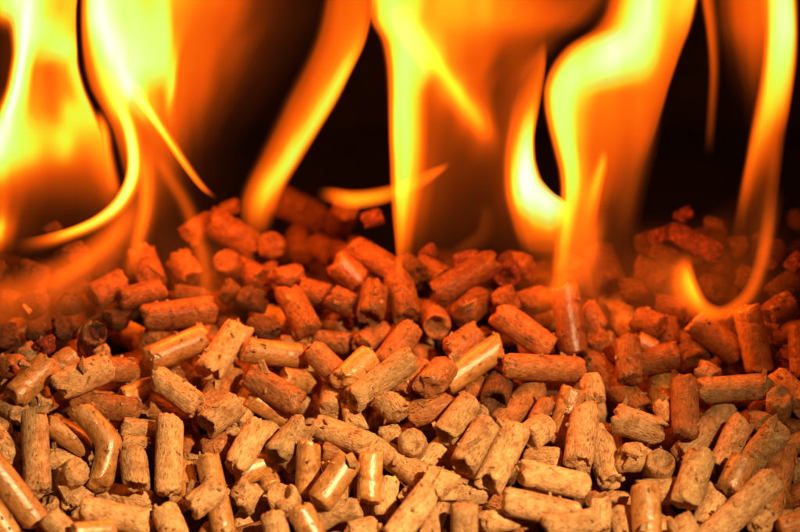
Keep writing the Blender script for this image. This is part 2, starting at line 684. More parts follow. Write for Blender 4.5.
T1, T2, T3 = (0.80, 0.54, 0.30), (0.62, 0.37, 0.17), (0.30, 0.13, 0.045)
MAT = {
    'm': wood('pale_wood', T1, T2, T3, 0.66, 0.0, 1.3),
    'g': wood('polished_wood', (0.66, 0.37, 0.14), (0.50, 0.24, 0.07), (0.27, 0.10, 0.025), 0.40, 0.8, 0.4),
    'v': wood('grey_green_wood', (0.66, 0.47, 0.25), (0.48, 0.31, 0.14), (0.24, 0.125, 0.045), 0.66, 0.0, 1.2),
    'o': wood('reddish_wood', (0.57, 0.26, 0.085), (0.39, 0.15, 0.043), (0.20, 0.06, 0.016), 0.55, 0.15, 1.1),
    't': wood('shade_tinted_wood', (0.40, 0.165, 0.042), (0.25, 0.086, 0.019), (0.055, 0.016, 0.006), 0.6, 0.12, 1.2),  # the crest's dim red firelight put into the wood colour
    's': wood('polished_shade_tinted_wood', (0.42, 0.17, 0.05), (0.27, 0.085, 0.022), (0.08, 0.02, 0.007), 0.42, 0.7, 0.5),  # glossy version, the same dim firelight in its colour
    'd': wood('dark_shade_tinted_wood', (0.22, 0.10, 0.04), (0.115, 0.045, 0.016), (0.03, 0.012, 0.006), 0.7, 0.0, 1.2),  # dark wood; also carries the gloom at the back in its colour
    'k': wood('charred_wood', (0.20, 0.10, 0.05), (0.05, 0.03, 0.02), (0.012, 0.008, 0.006), 0.5, 0.25, 1.3, ember=0.35),
    'e': wood('glowing_wood', (0.35, 0.12, 0.06), (0.15, 0.04, 0.02), (0.03, 0.012, 0.008), 0.8, 0.0, 1.5, ember=0.6),
}


# ------------------------------------------------------------------ one pellet
def frame_of(d):
    d = d / np.linalg.norm(d)
    u = np.cross(d, [0.0, 0.0, 1.0])
    if np.linalg.norm(u) < 1e-3:
        u = np.array([1.0, 0, 0])
    u /= np.linalg.norm(u)
    v = np.cross(d, u)
    return u, v, d


def pellet_mesh(name, Lh, r, flags, seed, nth=36, step=0.0004, bend=None):
    """pellet along local z from -Lh to Lh; bend = local xy offset of the middle"""
    rs = np.random.default_rng(seed)
    ragged = 'r' in flags
    hollow = 'h' in flags
    nb = max(6, int(2 * Lh / step))
    th = np.linspace(0, 2 * math.pi, nth, endpoint=False)
    rows = []                              # (z, rf, end) end: -1 start, 1 finish, 0 body
    capr = (0.22, 0.45, 0.66, 0.82, 0.93)
    for c in capr:
        rows.append((-Lh, c, -1))
    for z in np.linspace(-Lh, Lh, nb):
        rows.append((z, 1.0, 0))
    for c in capr[::-1]:
        rows.append((Lh, c, 1))
    Z = np.array([q[0] for q in rows])[:, None] * np.ones(nth)
    RF = np.array([q[1] for q in rows])[:, None] * np.ones(nth)
    TH = np.ones(len(rows))[:, None] * th
    X, Y = np.cos(TH) * RF, np.sin(TH) * RF
    u = 1 - np.abs(Z) / Lh                 # 0 at an end, 1 in the middle
    endd = np.maximum(0, Lh - np.abs(Z)) / r
    sgn = np.sign(Z)

    def nz(fx_, fz_, s):
        q = np.stack([(X * fx_).ravel(), (Y * fx_).ravel(), (Z / r * fz_).ravel()], 1)
        return vnoise(q, seed * 0.37 + s).reshape(X.shape)
    near = np.exp(-endd / 0.35)
    amp = rs.uniform(0.13, 0.26) * (1.6 if ragged else 1.0)
    # radial relief
    if 'f' in flags:
        amp *= 0.6
    rad = 1 + 0.018 * nz(1.3, 0.6, 1) + 0.014 * nz(4.5, 2.2, 2) + 0.012 * nz(10, 6, 3)
    if ragged:
        rad += 0.055 * nz(1.6, 1.0, 9)
    if 'g' in flags:
        rad = 1 + (rad - 1) * 0.45
    rad += near * (0.10 * nz(3.4, 2.5, 4) - 0.05) * (1 if not 'g' in flags else 0.7)
    # cracks across and along
    for k in range(rs.integers(1, 4) + (2 if ragged else 0)):
        zc = rs.uniform(-0.8, 0.8) * Lh
        tc = rs.uniform(0, 2 * math.pi)
        dz = (Z - zc) / r - 0.18 * np.sin(TH * 3 + k) - 0.15 * nz(3, 0.5, 11 + k)
        dth = (TH - tc + math.pi) % (2 * math.pi) - math.pi
        rad -= rs.uniform(0.05, 0.12) * np.exp(-(dz / 0.09) ** 2) * np.exp(-(dth / 0.9) ** 2)
    for k in range(rs.integers(1, 3)):
        tc = rs.uniform(0, 2 * math.pi)
        zc = rs.uniform(-1, 1) * Lh
        dth = (TH - tc + math.pi + 0.15 * nz(1, 1.5, 21 + k)) % (2 * math.pi) - math.pi
        rad -= 0.05 * np.exp(-(dth / 0.10) ** 2) * np.exp(-((Z - zc) / (r * 1.2)) ** 2)
    # ends: rough, sometimes slanted, chipped or hollowed
    dz = np.zeros_like(Z)
    for s in (-1, 1):
        m = np.where(sgn == s, 1, 0)
        sl = rs.normal(0, 0.04 if 'f' in flags else 0.16 if not ragged else 0.35)
        ph = rs.uniform(0, 2 * math.pi)
        w_ = np.exp(-endd / 0.9) * m
        e = amp * (nz(2.0, 0.01, 30 + s) * 0.9 + nz(4.5, 0.01, 32 + s) * 0.5 + nz(9, 0.01, 35 + s) * 0.22)
        chip = np.maximum(0, nz(1.5, 0.01, 40 + s) - 0.15) * (0.9 if not 'g' in flags else 0.5) * RF ** 3
        e = e + sl * (X * math.cos(ph) + Y * math.sin(ph)) - chip
        e = e - 0.10 * RF ** 6             # soft shoulder
        if hollow:
            hx, hy = rs.uniform(-0.25, 0.25, 2)
            e = e - 0.95 * np.exp(-(((X - hx) ** 2 + (Y - hy) ** 2) / 0.34) ** 1.5)
        elif rs.random() < 0.4:
            hx, hy = rs.uniform(-0.5, 0.5, 2)
            e = e - 0.35 * np.exp(-(((X - hx) ** 2 + (Y - hy) ** 2) / 0.14))
        e = np.clip(e, -1.0, 0.26)
        dz += s * e * r * w_
    shoulder = np.where(np.abs(np.abs(Z) - Lh) < 1e-9, 1, 0) * np.where(RF == 1, 1, 0)
    rad -= 0.035 * shoulder
    xx, yy, zz = X * rad * r, Y * rad * r, Z + dz
    if bend is not None:
        t = np.clip(1 - np.abs(Z / Lh), 0, 1)
        # a kink in the middle, rounded a little
        kk = 1 - np.sqrt((Z / Lh) ** 2 + 0.03)
        xx = xx + bend[0] * kk
        yy = yy + bend[1] * kk
    V = np.stack([xx.ravel(), yy.ravel(), zz.ravel()], 1)
    c0 = V[:nth].mean(0)
    c1 = V[-nth:].mean(0)
    V = np.vstack([V, c0, c1])
    nr = len(rows)
    k = np.arange(nth)
    k2 = (k + 1) % nth
    F = []
    a = (np.arange(nr - 1)[:, None] * nth)
    q = np.stack([a + k, a + k2, a + nth + k2, a + nth + k], 2).reshape(-1, 4)
    tri0 = np.stack([np.full(nth, nr * nth), k2, k], 1)
    tri1 = np.stack([np.full(nth, nr * nth + 1), (nr - 1) * nth + k, (nr - 1) * nth + k2], 1)
    me = bpy.data.meshes.new(name)
    nq, ntri = len(q), 2 * nth
    me.vertices.add(len(V))
    me.vertices.foreach_set('co', V.ravel())
    loops = np.concatenate([q.ravel(), tri0.ravel(), tri1.ravel()]).astype(np.int32)
    me.loops.add(len(loops))
    me.loops.foreach_set('vertex_index', loops)
    starts = np.concatenate([np.arange(nq) * 4, nq * 4 + np.arange(ntri) * 3]).astype(np.int32)
    me.polygons.add(nq + ntri)
    me.polygons.foreach_set('loop_start', starts)
    me.update(calc_edges=True)
    me.validate()
    me.polygons.foreach_set('use_smooth', np.ones(len(me.polygons), bool))
    return me


def put(name, me, Ctr, d, mat):
    u, v, d = frame_of(d)
    o = bpy.data.objects.new(name, me)
    m = Matrix(((u[0], v[0], d[0], Ctr[0]), (u[1], v[1], d[1], Ctr[1]), (u[2], v[2], d[2], Ctr[2]), (0, 0, 0, 1)))
    o.matrix_world = m
    if not me.materials:
        me.materials.append(mat)
    col.objects.link(o)
    return o


items = []                                 # everything that becomes a pellet of its own
for i, q in enumerate(P):
    f = q['f']
    Ctr, v = (EA[i] + EB[i]) / 2, (EB[i] - EA[i])
    Lh = np.linalg.norm(v) / 2
    # end points are the visible ends: keep a minimum body
    Lh = max(Lh, RW[i] * 0.75)
    bend = None
    if q['bend']:
        bp_ = CAM + ray(*q['bend']) * (sA[i] + sB[i]) / 2
        off = bp_ - Ctr
        u_, v_, d_ = frame_of(v)
        bend = (float(np.dot(off, u_)) * 1.2, float(np.dot(off, v_)) * 1.2)
    key = 'k' if 'k' in f else 'e' if 'e' in f else 'g' if 'g' in f else 'v' if 'v' in f else 'd' if 'd' in f else 'o' if 'o' in f else 'm'
    ym = (q['a'][1] + q['b'][1]) / 2
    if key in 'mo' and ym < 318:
        key = 't'  # crest: dimmer, redder light carried by the base colour
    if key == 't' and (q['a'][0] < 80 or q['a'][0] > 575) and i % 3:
        key = 'd'  # left and right of the crest, gloom painted by darker wood
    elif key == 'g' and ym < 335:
        key = 's'  # polished ones get the painted crest gloom too
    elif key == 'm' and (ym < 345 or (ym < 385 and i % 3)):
        key = 'o'  # rows below the crest: some red firelight put into the colour
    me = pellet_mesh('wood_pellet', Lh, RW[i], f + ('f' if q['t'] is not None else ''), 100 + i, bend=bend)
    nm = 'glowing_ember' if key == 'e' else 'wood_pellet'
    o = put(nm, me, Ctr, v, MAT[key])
    items.append(dict(o=o, spec=q, key=key, f=f, fill=False, n=0))

fills = []
keys = ['m', 'm', 'o', 'o', 'g', 'd']
for i in range(NF):
    key = keys[int(rng.integers(0, len(keys)))]
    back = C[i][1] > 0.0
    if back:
        key = 't' if rng.random() < 0.25 and abs(C[i][0]) < 0.05 else 'd'  # shade at the back of the heap painted by darker wood
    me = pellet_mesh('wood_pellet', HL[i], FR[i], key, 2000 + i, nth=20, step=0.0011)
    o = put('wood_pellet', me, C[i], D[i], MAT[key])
    fills.append(dict(o=o, spec=None, key=key, f=key, fill=True, n=0))

# which of the fill shows, and where
bpy.context.view_layer.update()
dg = bpy.context.evaluated_depsgraph_get()
byname = {}
for q in items + fills:
    byname[q['o'].name] = q
    q['px'] = []
for yy in range(150, 532, 3):
    for xx in range(1, 800, 3):
        r_ = ray(xx, yy)
        ok, loc, nrm, idx, ob, mtx = sc.ray_cast(dg, Vector(CAM), Vector(r_))
        if ok and ob.name in byname:
            byname[ob.name]['n'] += 1
            byname[ob.name]['px'].append((xx, yy))
seen = sorted([q for q in fills if q['n'] > 0], key=lambda q: -q['n'])
room = 296 - len(items)
keep = seen[:room]
keepset = {id(q) for q in keep}
rest = [q for q in fills if id(q) not in keepset]
print('digitised', len(items), 'fill seen', len(seen), 'kept', len(keep), 'smallest', keep[-1]['n'] if keep else 0,
      'hidden digitised', [(q['spec']['a'], q['n']) for q in items if q['n'] < 4])

# everything else of the heap: one mass
vs, fs, mi, off = [], [], [], 0
mlist = list(MAT.values())
for q in rest:
    me = q['o'].data
    n = len(me.vertices)
    co = np.empty(n * 3)
    me.vertices.foreach_get('co', co)
    M = np.array(q['o'].matrix_world)
    co = co.reshape(-1, 3) @ M[:3, :3].T + M[:3, 3]
    vs.append(co)
    k = mlist.index(me.materials[0])
    for pl in me.polygons:
        fs.append([v + off for v in pl.vertices])
    mi += [k] * len(me.polygons)
    off += n
    bpy.data.objects.remove(q['o'])
    bpy.data.meshes.remove(me)
me = bpy.data.meshes.new('wood_pellets')
me.from_pydata(np.vstack(vs).tolist(), [], fs)
for m in mlist:
    me.materials.append(m)
me.polygons.foreach_set('material_index', np.array(mi, np.int32))
me.polygons.foreach_set('use_smooth', np.ones(len(me.polygons), bool))
mass = bpy.data.objects.new('wood_pellets', me)
col.objects.link(mass)
mass['kind'] = 'stuff'
mass['label'] = 'mass of wood pellets buried in the dark gaps of the heap and beyond its edges'
mass['category'] = 'pellets'

# ------------------------------------------------------------------ floor and back of the stove
def plain(name, c, rough, sc_=60):
    m = bpy.data.materials.new(name)
    m.use_nodes = True
    nt = m.node_tree
    b = nt.nodes['Principled BSDF']
    tc = nn(nt, 'ShaderNodeTexCoord')
    n = nn(nt, 'ShaderNodeTexNoise')
    n.inputs['Scale'].default_value = sc_
    n.inputs['Detail'].default_value = 8
    nt.links.new(tc.outputs['Object'], n.inputs['Vector'])
    cc = ramp(nt, n.outputs['Fac'], [(0.35, tuple(x * 0.4 for x in c)), (0.7, tuple(x * 1.6 for x in c))])
    nt.links.new(cc, b.inputs['Base Color'])
    b.inputs['Roughness'].default_value = rough
    bp = nn(nt, 'ShaderNodeBump')
    bp.inputs['Distance'].default_value = 0.002
    nt.links.new(n.outputs['Fac'], bp.inputs['Height'])
    nt.links.new(bp.outputs[0], b.inputs['Normal'])
    return m


def sheet(name, pts, mat):
    me = bpy.data.meshes.new(name)
    me.from_pydata(pts, [], [(0, 1, 2, 3)])
    me.materials.append(mat)
    o = bpy.data.objects.new(name, me)
    col.objects.link(o)
    o['kind'] = 'structure'
    return o


soot = plain('soot', (0.012, 0.008, 0.006), 0.9)
zb = -0.055
sheet('floor', [(-1, -0.8, zb), (1, -0.8, zb), (1, 0.16, zb), (-1, 0.16, zb)], soot)
sheet('back_wall', [(-1, 0.16, zb), (1, 0.16, zb), (1, 0.16, 1), (-1, 0.16, 1)], soot)

# ------------------------------------------------------------------ crumbs of wood on the heap
cv, cf = [], []
bpy.context.view_layer.update()
dg = bpy.context.evaluated_depsgraph_get()
for k in range(1000):
    x0, y0 = rng.uniform(-0.1, 0.1), rng.uniform(-0.1, -0.012)
    ok, loc, nrm, idx, ob, mtx = sc.ray_cast(dg, Vector((x0, y0, 0.1)), Vector((0, 0, -1)))
    if not ok or nrm.z < 0.35:
        continue
    s = rng.uniform(0.00012, 0.00042) if rng.random() < 0.93 else rng.uniform(0.0005, 0.0011)
    base = len(cv)
    c = np.array(loc) + np.array(nrm) * s * 0.3
    m = rng.normal(0, 1, (3, 3))
    qd, _ = np.linalg.qr(m)
    for sx in (-1, 1):
        for sy in (-1, 1):
            for sz in (-1, 1):
                v = np.array([sx * rng.uniform(1, 2.4), sy * rng.uniform(.6, 1.2), sz * rng.uniform(.3, .8)]) * s
                cv.append((qd @ v + c).tolist())
    for f in ((0, 1, 3, 2), (4, 6, 7, 5), (0, 4, 5, 1), (2, 3, 7, 6), (0, 2, 6, 4), (1, 5, 7, 3)):
        cf.append([base + i for i in f])
me = bpy.data.meshes.new('wood_crumbs')
me.from_pydata(cv, [], cf)
me.materials.append(MAT['m'])
o = bpy.data.objects.new('wood_crumbs', me)
col.objects.link(o)
o['kind'] = 'stuff'
o['label'] = 'tiny wood crumbs and splinters scattered over the pellets'
o['category'] = 'crumbs'


# ------------------------------------------------------------------ flames
# colour given off by fire at a heat between 0 (dark) and 1 (white hot)
HEAT = [(0.0, (0, 0, 0)), (0.12, (0.026, 0.0040, 0.0006)), (0.22, (0.08, 0.011, 0.0009)), (0.32, (0.21, 0.026, 0.0012)),
        (0.42, (0.50, 0.055, 0.0018)), (0.50, (0.88, 0.090, 0.002)), (0.57, (1.0, 0.145, 0.003)), (0.64, (1.0, 0.27, 0.005)),
        (0.70, (1.0, 0.50, 0.010)), (0.76, (0.92, 0.90, 0.030)), (0.82, (0.77, 1.0, 0.095)), (0.89, (0.80, 1.05, 0.24)),
        (0.94, (0.98, 1.06, 0.52)), (1.0, (1.0, 1.0, 0.95))]
#__ENDHEAT__


def fire(name):
    m = bpy.data.materials.new(name)
    m.use_nodes = True
    nt = m.node_tree
    nt.nodes.clear()
    L = nt.links.new
    at = nn(nt, 'ShaderNodeAttribute', attribute_name='fire_heat')
    em = nn(nt, 'ShaderNodeEmission')
    L(ramp(nt, at.outputs['Fac'], HEAT), em.inputs[0])
    em.inputs[1].default_value = 0.5       # the front and the back skin of a flame add up
    tr = nn(nt, 'ShaderNodeBsdfTransparent')
    ad = nn(nt, 'ShaderNodeAddShader')
    L(tr.outputs[0], ad.inputs[0])
    L(em.outputs[0], ad.inputs[1])
    out = nn(nt, 'ShaderNodeOutputMaterial')
    L(ad.outputs[0], out.inputs[0])
    m.cycles.emission_sampling = 'NONE'
    return m


FIRE = fire('fire')


def smooth(pts, n):
    """Catmull-Rom through rows of numbers"""
    pts = np.array(pts, float)
    Q = np.vstack([2 * pts[0] - pts[1], pts, 2 * pts[-1] - pts[-2]])
    seg = np.linalg.norm(np.diff(pts[:, :2], axis=0), axis=1)
    cum = np.concatenate([[0], np.cumsum(seg)])
    out = []
    for s in np.linspace(0, cum[-1], n):
        k = min(len(seg) - 1, int(np.searchsorted(cum, s, 'right') - 1))
        t = (s - cum[k]) / max(seg[k], 1e-9)
        p0, p1, p2, p3 = Q[k], Q[k + 1], Q[k + 2], Q[k + 3]
        out.append(0.5 * (2 * p1 + (p2 - p0) * t + (2 * p0 - 5 * p1 + 4 * p2 - p3) * t * t + (3 * p1 - p0 - 3 * p2 + p3) * t ** 3))
    return np.array(out)


def prof(k):
    """edge falloff: exponent and how much wider the faint skirt reaches"""
    return (k * 0.6, 1.06) if k < 0.85 else (k * 1.15, 1.45)


def h_of(I):
    return np.interp(I, [0, 0.05, 0.15, 0.3, 0.5, 0.75, 1.0, 1.5, 2.2, 3.0, 4.5, 8, 14, 25],
                     [0, 0.16, 0.26, 0.34, 0.41, 0.47, 0.52, 0.60, 0.67, 0.73, 0.79, 0.87, 0.94, 1.0])


def row_at(ys, G, y):
    i = int(np.clip(np.searchsorted(ys, y, 'right') - 1, 0, len(ys) - 2))
    t = (y - ys[i]) / (ys[i + 1] - ys[i])
    p0, p1, p2, p3 = G[max(i - 1, 0)], G[i], G[i + 1], G[min(i + 2, len(ys) - 1)]
    a = 0.5 * (2 * p1 + (p2 - p0) * t + (2 * p0 - 5 * p1 + 4 * p2 - p3) * t * t + (3 * p1 - p0 - 3 * p2 + p3) * t ** 3)
    b = p1 * (1 - t) + p2 * t
    g = b * 0.3 + a * 0.7
    g[:, 1] = np.clip(g[:, 1], 0, 1)
    return g


def tongue(parent, org, Y0, mat, kl, kr, pts, dy=0.0, fade=(0, 0), n=None, nu=26):
    """a lens-shaped sheet of fire in the upright plane y = Y0 + dy; pts: x, y (photo), left half width, right half width, heat"""
    if pts[0][1] <= -12:
        x0_, y0_, l0_, r0_, i0_ = pts[0]
        pts = [(x0_ + 8, y0_ - 130, 2, 2, 0.0), (x0_ - 3, y0_ - 70, l0_ * 0.6, r0_ * 0.6, i0_ * 0.6)] + list(pts)
        fade = (0.0, fade[1] * 0.6)
    length = np.abs(np.diff(np.array(pts)[:, :2], axis=0)).sum()
    n = n or int(max(14, length / 5))
    S = smooth(pts, n)
    Yp = Y0 + dy

    def to_world(px, py):
        d = ray(px, py)
        s = (Yp - CAM[1]) / d[1]
        return CAM + d * s
    T = np.gradient(S[:, :2], axis=0)
    T /= np.linalg.norm(T, axis=1)[:, None] + 1e-9
    us = np.sin(np.linspace(-math.pi / 2, math.pi / 2, nu + 1))
    front, back, heat, uv = [], [], [], []
    for i in range(n):
        x, y, wl, wr, I = S[i]
        wl, wr, I = max(wl, 0.3), max(wr, 0.3), max(I, 0)
        t = i / (n - 1)
        if fade[0] and t < fade[0]:
            I *= (math.sin(t / fade[0] * math.pi / 2)) ** 2
        if fade[1] and t > 1 - fade[1]:
            I *= (math.sin((1 - t) / fade[1] * math.pi / 2)) ** 2
        nx, ny = -T[i][1], T[i][0]         # for a spine running down the picture, the left side is the viewer's right: fix below
        nx, ny = -nx, -ny                  # now +n points to the picture's right for a downward spine
        for u in us:
            k, sk = prof(kr if u > 0 else kl)
            wd = (wr if u > 0 else wl) * sk
            p_ = to_world(x + nx * u * wd, y + ny * u * wd)
            th_ = 0.42 * (wl + wr) / 2 * mpp * math.sqrt(max(0, 1 - u * u))
            front.append(p_ - np.array([0, th_, 0]))
            back.append(p_ + np.array([0, th_, 0]))
            heat.append(float(h_of(I)) * max(0, 1 - u * u) ** k)
            uv.append((u * wd / 9.0, t * length / 90.0))
    uvq = np.array(uv)
    nzv = vnoise(np.stack([uvq[:, 0], uvq[:, 1], uvq[:, 0] * 0], 1), 3.3 + abs(pts[0][0]) * 0.37)
    heat = (np.array(heat) * (1 + 0.06 * nzv)).tolist()
    m = nu + 1
    F = []
    o2 = len(front)
    for i in range(n - 1):
        for j in range(nu):
            a = i * m + j
            F.append((a, a + 1, a + m + 1, a + m))
            F.append((o2 + a, o2 + a + m, o2 + a + m + 1, o2 + a + 1))
    V = np.array(front + back) - org
    me = bpy.data.meshes.new('tongue')
    me.from_pydata(V.tolist(), [], F)
    at = me.attributes.new('fire_heat', 'FLOAT', 'POINT')
    at.data.foreach_set('value', np.array(heat + heat, np.float32))
    me.polygons.foreach_set('use_smooth', np.ones(len(me.polygons), bool))
    me.materials.append(FIRE)
    o = bpy.data.objects.new({'w': 'white_core', 'y': 'bright_streak', 'l': 'bright_streak', 'r': 'faint_veil'}.get(mat, 'tongue'), me)
    col.objects.link(o)
    o.parent = parent
    return o


def fire_sheet(parent, org, Y0, rows, dy):
    """a broad thin body of fire: rows of (y, [(x, heat), ...]) in the photograph, each with the same number of stops"""
    ys = np.array([q[0] for q in rows], float)
    G = np.array([q[1] for q in rows], float)          # rows, stops, 2
    if ys[0] <= -12:                       # the flame goes on above the frame and ends in a tip
        top = G[0].copy()
        mid = np.average(top[:, 0], weights=top[:, 1] + 0.01)
        more = []
        for dy_, sq, hh, sway in ((-190, 0.05, 0.0, 16), (-150, 0.30, 0.55, 12), (-105, 0.62, 0.80, -6), (-55, 0.88, 0.94, -5)):
            g = top.copy()
            g[:, 0] = mid + (top[:, 0] - mid) * sq + sway
            g[:, 1] = top[:, 1] * hh
            more.append(g)
        ys = np.concatenate([[-202, -162, -117, -67], ys])
        G = np.concatenate([np.array(more), G])
    if G[-1, 0, 0] < 0:                    # and on past the left edge of the frame
        G[:, 0, 0] -= 50
        G[:, 0, 1] = 0
    k = G.shape[1]
    SUB = 5
    n = int((ys[-1] - ys[0]) / 5) + 2
    yy = np.linspace(ys[0], ys[-1], n)
    V1, V2, heat, uv = [], [], [], []
    Yp = Y0 + dy
    for y in yy:
        g = row_at(ys, G, y)
        for c in range((k - 1) * SUB + 1):
            a, f = divmod(c, SUB)
            f /= SUB
            b = min(a + 1, k - 1)
            x = g[a, 0] * (1 - f) + g[b, 0] * f
            fs = f * f * (3 - 2 * f) * 0.6 + f * 0.4
            h = g[a, 1] * (1 - fs) + g[b, 1] * fs
            u = c / ((k - 1) * SUB)
            d = ray(x, y)
            p_ = CAM + d * ((Yp + 0.0022 * math.sin(x * 0.045 + y * 0.02) - CAM[1]) / d[1])
            e = 0.0022 * math.sin(math.pi * u) + 0.00002
            V1.append(p_ - np.array([0, e, 0]))
            V2.append(p_ + np.array([0, e, 0]))
            heat.append(h)
            uv.append((x / 14.0, y / 80.0))
    uvq = np.array(uv)
    nzv = vnoise(np.stack([uvq[:, 0], uvq[:, 1], uvq[:, 0] * 0], 1), 7.7 + abs(ys[0]) * 0.3)
    heat = (np.array(heat) * (1 + 0.035 * nzv)).tolist()
    m = (k - 1) * SUB + 1
    o2 = len(V1)
    F = []
    for i in range(n - 1):
        for j in range(m - 1):
            a = i * m + j
            F.append((a, a + 1, a + m + 1, a + m))
            F.append((o2 + a, o2 + a + m, o2 + a + m + 1, o2 + a + 1))
    me = bpy.data.meshes.new('tongue')
    me.from_pydata((np.array(V1 + V2) - org).tolist(), [], F)
    at = me.attributes.new('fire_heat', 'FLOAT', 'POINT')
    at.data.foreach_set('value', np.array(heat + heat, np.float32))
    me.polygons.foreach_set('use_smooth', np.ones(len(me.polygons), bool))
    me.materials.append(FIRE)
    o = bpy.data.objects.new('fire_body', me)
    col.objects.link(o)
    o.parent = parent


def flame(label, basepx, tongues, fwd=0.006):
    s = hit(*basepx)
    B = CAM + ray(*basepx) * s
    Y0 = B[1] - fwd
    e = bpy.data.objects.new('flame', None)
    e.empty_display_size = 0.01
    org = np.array([B[0], Y0, B[2]])
    e.location = org
    col.objects.link(e)
    e['label'] = label
    e['category'] = 'flame'
    e['group'] = 'flames rising from the pellets'
    for k, tg in enumerate(tongues):
        if tg[0] == 'S':
            fire_sheet(e, org, Y0, tg[1], 0.0016 * (k - len(tongues) / 2) + 0.004)
            continue
        mat, kl, kr, pts = tg[:4]
        fd = tg[4] if len(tg) > 4 else (0.0, 0.25)
        tongue(e, org, Y0, mat, kl, kr, pts, dy=0.0016 * (k - len(tongues) / 2), fade=fd)
    return e, org


#__FLAMES__
flame('yellow flame in the top left corner with a white rim curving down its outer edge', (5, 262), [
    ('S', [
        (-12, [(-30, 0.5), (-6, 0.8), (8, 0.86), (20, 0.96), (30, 0.96), (42, 0.86), (52, 0.74), (62, 0.71), (70, 0.72), (76, 0.72), (79, 0)]),
        (12, [(-30, 0.3), (-8, 0.6), (6, 0.8), (18, 0.9), (27, 1), (36, 0.9), (48, 0.76), (60, 0.71), (69, 0.72), (75, 0.72), (78, 0)]),
        (30, [(-30, 0.1), (-8, 0.12), (8, 0.25), (17, 0.85), (25, 1), (34, 0.9), (46, 0.86), (58, 0.8), (68, 0.74), (75, 0.72), (78, 0)]),
        (50, [(-30, 0.1), (-8, 0.12), (10, 0.2), (17, 0.8), (23, 1), (29, 0.88), (40, 0.75), (55, 0.84), (68, 0.85), (76, 0.78), (79, 0)]),
        (66, [(-30, 0.1), (-8, 0.12), (8, 0.2), (15, 0.8), (21, 0.99), (27, 0.84), (36, 0.6), (48, 0.57), (64, 0.66), (76, 0.82), (81, 0)]),
        (90, [(-30, 0.1), (-10, 0.12), (3, 0.2), (10, 0.8), (16, 0.98), (23, 0.86), (33, 0.62), (50, 0.57), (68, 0.63), (82, 0.82), (88, 0)]),
        (115, [(-30, 0.1), (-16, 0.2), (-5, 0.5), (2, 0.85), (8, 0.98), (18, 0.84), (32, 0.67), (52, 0.62), (72, 0.78), (92, 0.8), (100, 0)]),
        (135, [(-40, 0.6), (-26, 0.8), (-10, 0.92), (-2, 1), (8, 0.92), (22, 0.8), (42, 0.73), (62, 0.77), (82, 0.72), (100, 0.72), (110, 0)]),
        (155, [(-40, 0.85), (-26, 0.9), (-10, 0.96), (0, 0.94), (12, 0.84), (28, 0.77), (46, 0.68), (64, 0.7), (84, 0.6), (102, 0.66), (115, 0.1)]),
        (172, [(-40, 0.8), (-26, 0.84), (-10, 0.84), (2, 0.78), (14, 0.66), (30, 0.56), (48, 0.48), (66, 0.45), (86, 0.46), (105, 0.58), (118, 0.1)]),
        (192, [(-40, 0.6), (-26, 0.62), (-10, 0.6), (2, 0.54), (16, 0.44), (34, 0.36), (54, 0.33), (74, 0.34), (94, 0.36), (110, 0.46), (122, 0.1)]),
        (212, [(-40, 0.55), (-26, 0.58), (-10, 0.6), (2, 0.56), (12, 0.4), (28, 0.26), (50, 0.2), (72, 0.2), (94, 0.22), (112, 0.28), (125, 0.05)]),
        (232, [(-40, 0.6), (-26, 0.7), (-8, 0.8), (1, 0.78), (10, 0.5), (20, 0.24), (44, 0.14), (70, 0.12), (94, 0.14), (112, 0.16), (125, 0)]),
        (252, [(-40, 0.2), (-26, 0.3), (-10, 0.4), (0, 0.3), (8, 0.18), (20, 0.1), (44, 0.06), (70, 0.04), (94, 0.04), (112, 0.04), (125, 0)]),
        (272, [(-40, 0), (-26, 0), (-10, 0), (0, 0), (8, 0), (20, 0), (44, 0), (70, 0), (94, 0), (112, 0), (125, 0)]),
    ]),
    ('o', 1.0, 1.4, [(96, 108, 5, 6, 1.0), (104, 132, 5, 7, 2.2), (107, 155, 5, 7, 1.8), (114, 185, 6, 7, 1.0), (124, 206, 5, 5, 0.4)], (0.2, 0.3)),
])
